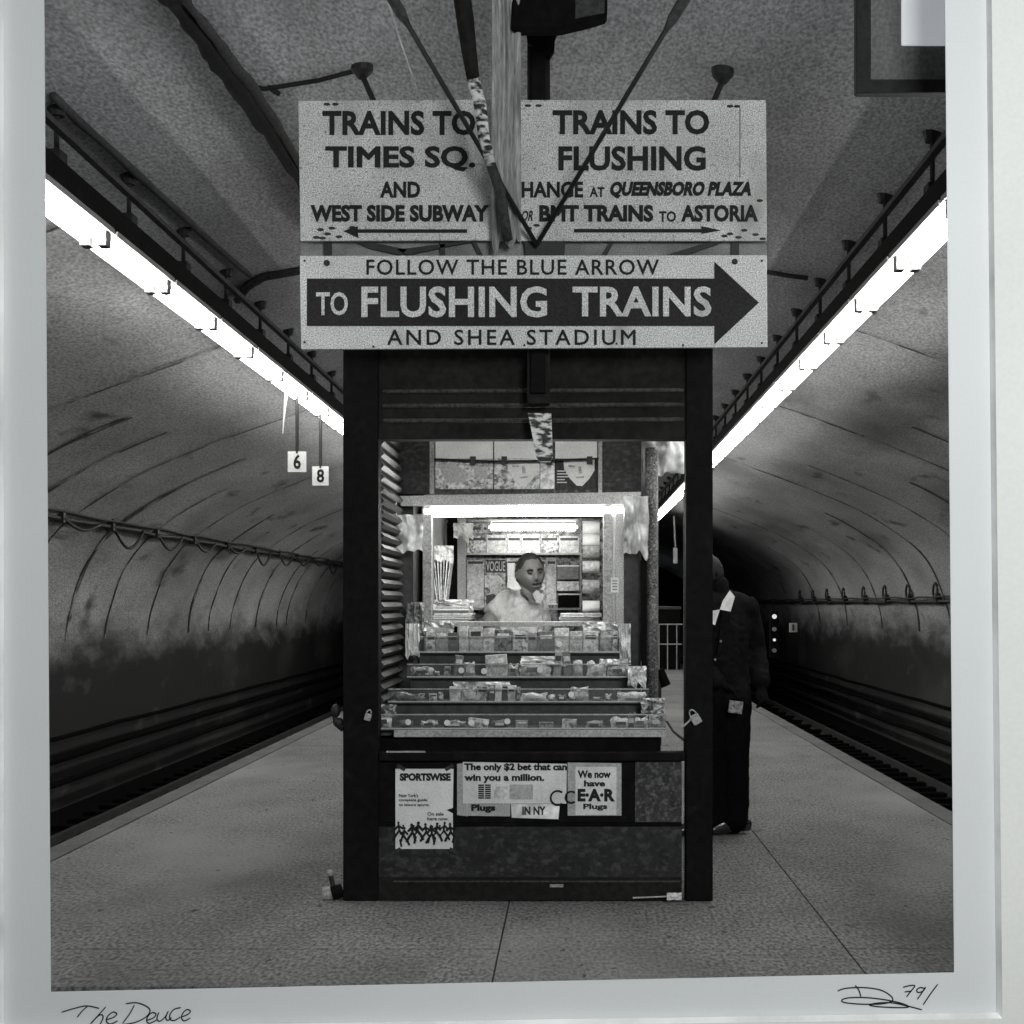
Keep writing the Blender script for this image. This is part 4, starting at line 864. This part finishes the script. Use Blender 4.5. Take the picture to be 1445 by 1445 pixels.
def hair_cap(c, size, Mx, front, m, parent, lift=.006):
    mb = MB(); N_, M_ = 72, 48; vs = []; keep = {}
    fs = []
    for j in range(M_ + 1):
        t = math.pi * j / M_
        for i in range(N_):
            a = 2 * math.pi * i / N_; d = Vector((math.sin(t) * math.cos(a), math.sin(t) * math.sin(a), math.cos(t)))
            e_ = max(0, min(1, (d.z - front(d)) / .16 + .5 + .25 * noise.noise(d * 14))); k_ = -.012 + (lift + .012) * e_ * e_ * (3 - 2 * e_)
            w = 1 - .22 * max(0, -d.z) ** 1.4; nz_ = .004 * noise.noise(d * 9)
            vs.append(Vector(c) + Mx @ (Vector((d.x * (.080 * w + k_ + nz_), d.y * (.100 + k_ + nz_), d.z * (.122 + k_ + nz_))) * size))
    fs = [(j * N_ + i, j * N_ + (i + 1) % N_, (j + 1) * N_ + (i + 1) % N_, (j + 1) * N_ + i) for j in range(M_) for i in range(N_)]
    mb.add(vs, fs); return mb.build('hair', m, parent, smooth=True)
def hand(c, dirv, size, side=1):
    """palm and five separate curled fingers as skinned chains"""
    d = Vector(dirv).normalized(); s = Vector((0, -1, 0)) if abs(d.y) < .9 else Vector((1, 0, 0)); s = (s - d * s.dot(d)).normalized(); n = d.cross(s)
    out = []; J = {'w': (c, .026 * size), 'p': (c + d * .045 * size, (.04 * size, .018 * size)), 'k': (c + d * .09 * size, (.042 * size, .016 * size))}
    out.append(skin_mesh(J, [('w', 'p'), ('p', 'k')], 1))
    for i, (o_, L_) in enumerate(((-.030, .068), (-.010, .08), (.010, .074), (.030, .058))):
        b = c + d * .07 * size + s * o_ * size; k1 = b + (d * .9 + n * .15 * side) * L_ * .5 * size; k2 = k1 + (d * .7 + n * .5 * side) * L_ * .35 * size; k3 = k2 + (d * .4 + n * .8 * side) * L_ * .28 * size
        out.append(skin_mesh({'a': (b, .010 * size), 'b': (k1, .0095 * size), 'c': (k2, .009 * size), 'd': (k3, .007 * size)}, [('a', 'b'), ('b', 'c'), ('c', 'd')], 1))
    b = c + d * .025 * size - s * .025 * size; k1 = b + (d * .5 - s * .6 + n * .4 * side) * .045 * size; k2 = k1 + (d * .9 + n * .3 * side) * .032 * size
    out.append(skin_mesh({'a': (b, .012 * size), 'b': (k1, .011 * size), 'c': (k2, .008 * size)}, [('a', 'b'), ('b', 'c')], 1)); return out

# the shopkeeper behind the counter
ZM = 9.25; s_ = ZM / F
man = thing('person', (P(738, 880, ZM).x, ZM, 0), 'balding man in a pale short-sleeved shirt leaning behind the newsstand counter', 'person')
hc = P(748.5, 811, ZM)
hm, Mx = head_mb(hc, 1.03, R(20), R(4), R(-5))
Pm = lambda x, y, dz=0: P(x, y, ZM) + Vector((0, dz, 0))
J = {'pelvis': (Vector((Pm(728, 0).x, ZM + .05, .92)), (.15, .11)), 'belly': (Pm(731, 930, .03), (.12, .10)), 'chest': (Pm(733, 884, .03), (.11, .08)), 'upper': (Pm(739, 856, .03), (.07, .05)), 'neck': (Pm(743, 842, .01), .068), 'nk2': (Pm(746, 826, 0.02), .063),
     'shl': (Pm(708, 854, .03), .05), 'ell': (Pm(690, 880, -.04), .052), 'wrl': (Pm(718, 925, -.16), .034), 'shr': (Pm(760, 864, .04), .04), 'elr': (Pm(775, 915, .06), .045), 'wrr': (Pm(765, 955, -.05), .032),
     'hipl': (Vector((Pm(712, 0).x, ZM + .05, .84)), .1), 'knl': (Vector((Pm(712, 0).x, ZM + .02, .47)), .065), 'ftl': (Vector((Pm(710, 0).x, ZM + .05, .08)), .045), 'hipr': (Vector((Pm(748, 0).x, ZM + .05, .84)), .1), 'knr': (Vector((Pm(750, 0).x, ZM + .02, .47)), .065), 'ftr': (Vector((Pm(752, 0).x, ZM + .05, .08)), .045),
     'tol': (Vector((Pm(708, 0).x, ZM - .12, .04)), .035), 'tor': (Vector((Pm(756, 0).x, ZM - .12, .04)), .035)}
E = [('pelvis', 'belly'), ('belly', 'chest'), ('chest', 'upper'), ('upper', 'neck'), ('neck', 'nk2'), ('upper', 'shl'), ('shl', 'ell'), ('ell', 'wrl'), ('upper', 'shr'), ('shr', 'elr'), ('elr', 'wrr'), ('pelvis', 'hipl'), ('hipl', 'knl'), ('knl', 'ftl'), ('ftl', 'tol'), ('pelvis', 'hipr'), ('hipr', 'knr'), ('knr', 'ftr'), ('ftr', 'tor')]
join_remesh('body', [skin_mesh(J, E), hm] + hand(J['wrl'][0], (.8, -.5, 0), 1) + hand(J['wrr'][0], (-.2, -.9, -.2), 1), .0042, 'skin', man, smooth=1)
Js = {'hem': (Vector((Pm(728, 0).x, ZM + .05, .95)), (.165, .13)), 'belly': (Pm(731, 930, .03), (.15, .13)), 'chest': (Pm(734, 884, .02), (.145, .12)), 'upper': (Pm(737, 855, .025), (.12, .095)), 'collar': (Pm(741, 839, .035), (.082, .072)),
      'shl': (Pm(708, 854, .03), .068), 'sll': (Pm(699, 865, .0), .069), 'shr': (Pm(760, 862, .04), .055), 'slr': (Pm(765, 885, .05), .052)}
shirt = join_remesh('shirt', [skin_mesh(Js, [('hem', 'belly'), ('belly', 'chest'), ('chest', 'upper'), ('upper', 'collar'), ('upper', 'shl'), ('shl', 'sll'), ('upper', 'shr'), ('shr', 'slr')])], .0075, 'shirt', man, disp=.030, dscale=8, smooth=1)
Jt = {'w': (Vector((Pm(728, 0).x, ZM + .05, .96)), (.16, .125)), 'l1': (Vector((Pm(712, 0).x, ZM + .05, .80)), .115), 'l2': (Vector((Pm(712, 0).x, ZM + .03, .47)), .085), 'l3': (Vector((Pm(710, 0).x, ZM + .05, .12)), .075), 'r1': (Vector((Pm(748, 0).x, ZM + .05, .80)), .115), 'r2': (Vector((Pm(750, 0).x, ZM + .03, .47)), .085), 'r3': (Vector((Pm(752, 0).x, ZM + .05, .12)), .075)}
join_remesh('trousers', [skin_mesh(Jt, [('w', 'l1'), ('l1', 'l2'), ('l2', 'l3'), ('w', 'r1'), ('r1', 'r2'), ('r2', 'r3')])], .012, 'trousers', man)
def pts_of(l, dz): return [Pm(a, b, dz) for a, b in l]
# open collar flaps and the dark open neck
def flap(l, dz, m, nm, par, th=.006):
    n = len(l); A = [Pm(a, b, dz + c) for a, b, c in l]; B = [v + Vector((0, th, 0)) for v in A]
    MB().add(A + B, [tuple(range(n)), tuple(range(2 * n - 1, n - 1, -1))] + [(i, n + i, n + (i + 1) % n, (i + 1) % n) for i in range(n)]).build(nm, m, par)
flap([(721, 812, .04), (728, 818, 0), (737, 831, -.02), (727, 833, -.02), (716, 828, .0)], -.105, 'shirt', 'collar', man)
flap([(752, 838, -.02), (758, 832, .02), (768, 843, .03), (762, 852, .01), (757, 850, 0)], -.105, 'shirt', 'collar', man)
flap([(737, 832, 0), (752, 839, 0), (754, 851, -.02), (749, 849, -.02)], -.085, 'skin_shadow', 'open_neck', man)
hair_cap(hc, 1.03, Mx, lambda d: (.74 - 1.0 * max(0, abs(d.x) - .45)) if d.y < -.2 else (.40 - (d.y + .2) * 1.5 if d.y < .25 else -.35), 'hair', man)
for sx in (-1, 1):
    e = hc + Mx @ (Vector((sx * .030, -.0875, .016)) * 1.03)
    MB().ball(e, .0105, 10, 7, (1.35, .7, .7)).build('eye', 'eye_dark', man, smooth=True)
    MB().tube([hc + Mx @ (Vector((sx * x_, -.1 + abs(x_) * .35, z_)) * 1.03) for x_, z_ in ((.012, .032), (.03, .036), (.05, .030))], .0052, 6).build('eyebrow', 'hair', man)
MB().tube([hc + Mx @ (Vector((x_, -.103 + abs(x_) * .3, -.062)) * 1.03) for x_ in (-.022, 0, .022)], .0045, 6).build('mouth', 'lips', man)
MB().tube([hc + Mx @ (Vector((x_, -.108 + abs(x_) * .3, -.045)) * 1.03) for x_ in (-.026, 0, .026)], .006, 6).build('moustache', 'hair', man)

# the customer half hidden behind the right post
ZQ = 9.75; cx_ = .93
cus = thing('person', (cx_, ZQ, 0), 'man in a dark suit and white collar half hidden by the right kiosk post', 'person')
V_ = lambda x, y, z: Vector((cx_ + x, ZQ + y, z))
hq = V_(-.085, -.02, 1.625); hm2, Mx2 = head_mb(hq, .98, R(-62), R(6), 0)
J = {'pelvis': (V_(0, 0, .95), (.15, .12)), 'belly': (V_(0, 0, 1.1), (.14, .115)), 'chest': (V_(0, 0, 1.28), (.155, .12)), 'upper': (V_(0, .01, 1.42), (.11, .09)), 'neck': (V_(-.005, 0, 1.49), .058), 'nk2': (V_(-.01, -.01, 1.56), .055),
     'sr': (V_(.17, .05, 1.42), .06), 'er': (V_(.22, .10, 1.14), .045), 'wr': (V_(.24, -.06, .93), .032), 'sl': (V_(-.16, -.08, 1.42), .06), 'el': (V_(-.19, -.12, 1.12), .045), 'wl': (V_(-.03, -.21, .95), .032),
     'h1': (V_(.09, .03, .86), .095), 'k1': (V_(.10, .02, .48), .065), 'a1': (V_(.10, .04, .10), .036), 't1': (V_(-.02, -.03, .05), .022), 'h2': (V_(-.09, -.03, .86), .095), 'k2': (V_(-.10, -.02, .48), .065), 'a2': (V_(-.10, .0, .10), .036), 't2': (V_(-.20, -.06, .05), .02)}
E = [('pelvis', 'belly'), ('belly', 'chest'), ('chest', 'upper'), ('upper', 'neck'), ('neck', 'nk2'), ('upper', 'sr'), ('sr', 'er'), ('er', 'wr'), ('upper', 'sl'), ('sl', 'el'), ('el', 'wl'), ('pelvis', 'h1'), ('h1', 'k1'), ('k1', 'a1'), ('a1', 't1'), ('pelvis', 'h2'), ('h2', 'k2'), ('k2', 'a2'), ('a2', 't2')]
join_remesh('body', [skin_mesh(J, E), hm2] + hand(J['wr'][0], (.05, -.3, -.9), 1) + hand(J['wl'][0], (.75, -.15, -.35), 1), .005, 'skin_shaded', cus, smooth=2)  # skin colour darkened to carry the shade the customer stands in
Jj = {'hem': (V_(0, 0, .86), (.19, .15)), 'waist': (V_(0, 0, 1.06), (.165, .135)), 'chest': (V_(0, 0, 1.28), (.185, .145)), 'upper': (V_(0, .01, 1.42), (.13, .11)), 'cl': (V_(0, .01, 1.475), (.08, .075)),
      'sr': (V_(.17, .05, 1.41), .08), 'er': (V_(.22, .10, 1.14), .07), 'wr': (V_(.24, -.04, .96), .058), 'sl': (V_(-.16, -.08, 1.41), .08), 'el': (V_(-.19, -.12, 1.12), .068), 'wl': (V_(-.05, -.20, .965), .05)}
join_remesh('jacket', [skin_mesh(Jj, [('hem', 'waist'), ('waist', 'chest'), ('chest', 'upper'), ('upper', 'cl'), ('upper', 'sr'), ('sr', 'er'), ('er', 'wr'), ('upper', 'sl'), ('sl', 'el'), ('el', 'wl')])], .009, 'suit', cus, disp=.018, dscale=8)
Jt = {'w': (V_(0, 0, .93), (.165, .13)), 'l1': (V_(.07, .03, .80), .125), 'l2': (V_(.07, .02, .47), .105), 'l3': (V_(.07, .03, .10), .105), 'r1': (V_(-.06, -.03, .80), .125), 'r2': (V_(-.085, -.02, .47), .10), 'r3': (V_(-.09, -.01, .10), .10)}
join_remesh('trousers', [skin_mesh(Jt, [('w', 'l1'), ('l1', 'l2'), ('l2', 'l3'), ('w', 'r1'), ('r1', 'r2'), ('r2', 'r3')])], .010, 'trousers', cus, disp=.01, dscale=6)
for x0, y0 in ((.10, .03), (-.10, -.01)):
    mb = MB(); mb.tube([V_(x0 + .08, y0 + .02, .045), V_(x0 + .02, y0, .06), V_(x0 - .08, y0 - .05, .05), V_(x0 - .16, y0 - .09, .035), V_(x0 - .19, y0 - .105, .03)], [.035, .05, .046, .036, .015], 14)
    for i, v in enumerate(mb.v): mb.v[i] = (v[0], v[1], max(.004, v[2]))
    mb.build('shoe', 'shoe', cus, smooth=True)
def cpt(px, py, y): return P(px, py, ZQ + y)
def cflap(l, m, nm, th=.008):
    n = len(l); A = [cpt(*q) for q in l]; B = [v + Vector((0, th, 0)) for v in A]
    MB().add(A + B, [tuple(range(n)), tuple(range(2 * n - 1, n - 1, -1))] + [(i, n + i, n + (i + 1) % n, (i + 1) % n) for i in range(n)]).build(nm, m, cus)
cflap([(1030, 833, -.13), (1037, 842, -.15), (1031, 863, -.17), (1016, 860, -.17), (1020, 848, -.15)], 'white_shirt', 'shirt_collar')
cflap([(1004, 862, -.165), (1016, 860, -.168), (1009, 882, -.172), (1004, 880, -.172)], 'white_shirt', 'shirt_front')
cflap([(1019, 862, -.175), (1032, 866, -.172), (1026, 905, -.178), (1012, 925, -.178)], 'suit', 'lapel')
hair_cap(hq, .98, Mx2, lambda d: .1 if d.y < -.3 else (-.35 if d.y < .2 else -.6), 'hair', cus)
c = cpt(1038, 998, -.27); MB().obox(c, .085, .02, .075, Matrix.Rotation(R(8), 3, 'Y')).build('folded_paper', 'cover_dark', None, bevel=.003)
tag(bpy.data.objects['folded_paper.001'] if 'folded_paper.001' in bpy.data.objects else bpy.data.objects['folded_paper'], 'small folded printed paper held at the hip of the man in the dark suit', 'paper')
for x, y in ((1017, 905), (1009, 931)): MB().ball(cpt(x, y, -.185), .008, 8, 6).build('button', 'grey_metal', cus)

# ------------------------------------------------------------------ the print's paper border, pen writing and the mat board
ZF = 5.80
def framed(name, inner, outer, y0, y1, m, parent=None, bev=0, mbev=None):
    I = [P(a, b, ZF) for a, b in inner]; O = [P(a, b, ZF) for a, b in outer]
    mb = MB(); f = lambda v, y: (v.x, y, v.z)
    vs = [f(v, y0) for v in I] + [f(v, y0) for v in O] + [f(v, y1) for v in I] + [f(v, y1) for v in O]
    fs = []
    for i in range(4):
        j = (i + 1) % 4; fs += [(i, j, 4 + j, 4 + i), (8 + i, 12 + i, 12 + j, 8 + j), (i, 8 + i, 8 + j, j), (4 + i, 4 + j, 12 + j, 12 + i)]
    mb.add(vs, fs); return mb.build(name, m, parent)
pr = thing('photo_print', (0, ZF, 0), 'white paper border of a signed photographic print around the station view', 'print border')
win = [(61, -170), (1332, -170), (1346.5, 1372.5), (71.5, 1400)]
out = [(-90, -330), (1500, -330), (1510, 1560), (-100, 1560)]
framed('paper', win, out, ZF, ZF + .004, 'print_paper', pr)
z_ = lambda l, ox, oy, s: [(ox + a / s, oy + b / s) for a, b in l]
pen = thing('handwriting', P(180, 1430, ZF - .002), 'handwritten title The Deuce in black pen under the picture', 'handwriting')
for l in ([(250, 805), (300, 790), (352, 779), (405, 789)], [(356, 781), (335, 800), (314, 826)], [(432, 782), (400, 818), (368, 853)], [(370, 852), (398, 822), (415, 815), (420, 828), (408, 855)],
          [(432, 836), (462, 826), (476, 812), (462, 804), (440, 820), (434, 842), (450, 853), (480, 840)],
          [(548, 775), (528, 812), (500, 850)], [(512, 770), (556, 766), (596, 780), (612, 800), (590, 828), (545, 848), (488, 857)],
          [(598, 838), (625, 828), (636, 813), (622, 806), (604, 820), (598, 840), (610, 850), (640, 836)], [(648, 805), (640, 830), (650, 842), (672, 826), (686, 800)], [(686, 800), (676, 826), (684, 838), (700, 826)],
          [(738, 786), (712, 792), (694, 812), (694, 834), (712, 838), (736, 824)], [(742, 824), (768, 812), (776, 800), (762, 794), (746, 808), (740, 828), (752, 840), (776, 828)]):
    stroke(z_(l, 0, 1150, 2.89), 1.6, ZF - .003, 'pen', pen, 'pen_stroke', .002)
pen = thing('signature', P(1250, 1410, ZF - .002), 'looping black pen signature with the number 79 under the right corner of the picture', 'signature')
for l in ([(685, 718), (720, 707), (790, 704), (860, 714), (902, 738), (908, 758), (870, 770), (790, 772), (718, 766), (702, 756), (730, 746), (800, 745), (880, 754), (945, 768), (975, 783), (930, 786), (850, 782), (815, 775), (850, 767), (905, 766), (965, 778), (1030, 795)],
          [(757, 695), (772, 715), (780, 741)], [(952, 703), (980, 696), (1000, 697), (985, 718), (966, 742)], [(958, 722), (988, 718)], [(1040, 708), (1022, 704), (1008, 714), (1014, 724), (1034, 718), (1044, 702), (1026, 730), (1010, 752)], [(1094, 690), (1064, 730), (1034, 775)]):
    stroke(z_(l, 945, 1150, 2.89), 1.6, ZF - .003, 'pen', pen, 'pen_stroke', .002)
mb_ = thing('mat_board', (0, ZF - .03, 0), 'cream mat board with a bright sloped lower edge, around the print', 'mat board')
mi = [(3, -260), (1393, -260), (1411, 1434), (3, 1455)]
mo = [(-200, -500), (1650, -500), (1650, 1700), (-200, 1700)]
framed('board', mi, mo, ZF - .035, ZF - .006, 'mat_board', mb_)
ins = [(5.5, -255), (1389.5, -255), (1406, 1428.5), (6, 1450)]
I = [P(a, b, ZF) for a, b in ins]; O = [P(a, b, ZF) for a, b in mi]
mb = MB(); vs = [(v.x, ZF - .002, v.z) for v in I] + [(v.x, ZF - .0345, v.z) for v in O] + [(v.x, ZF - .002, v.z) for v in O]
mb.add(vs, [(i, (i + 1) % 4, 4 + (i + 1) % 4, 4 + i) for i in range(4)] + [(i, 8 + i, 8 + (i + 1) % 4, (i + 1) % 4) for i in range(4)] + [(4 + i, 4 + (i + 1) % 4, 8 + (i + 1) % 4, 8 + i) for i in range(4)])
mb.build('bevel', 'mat_core', mb_)
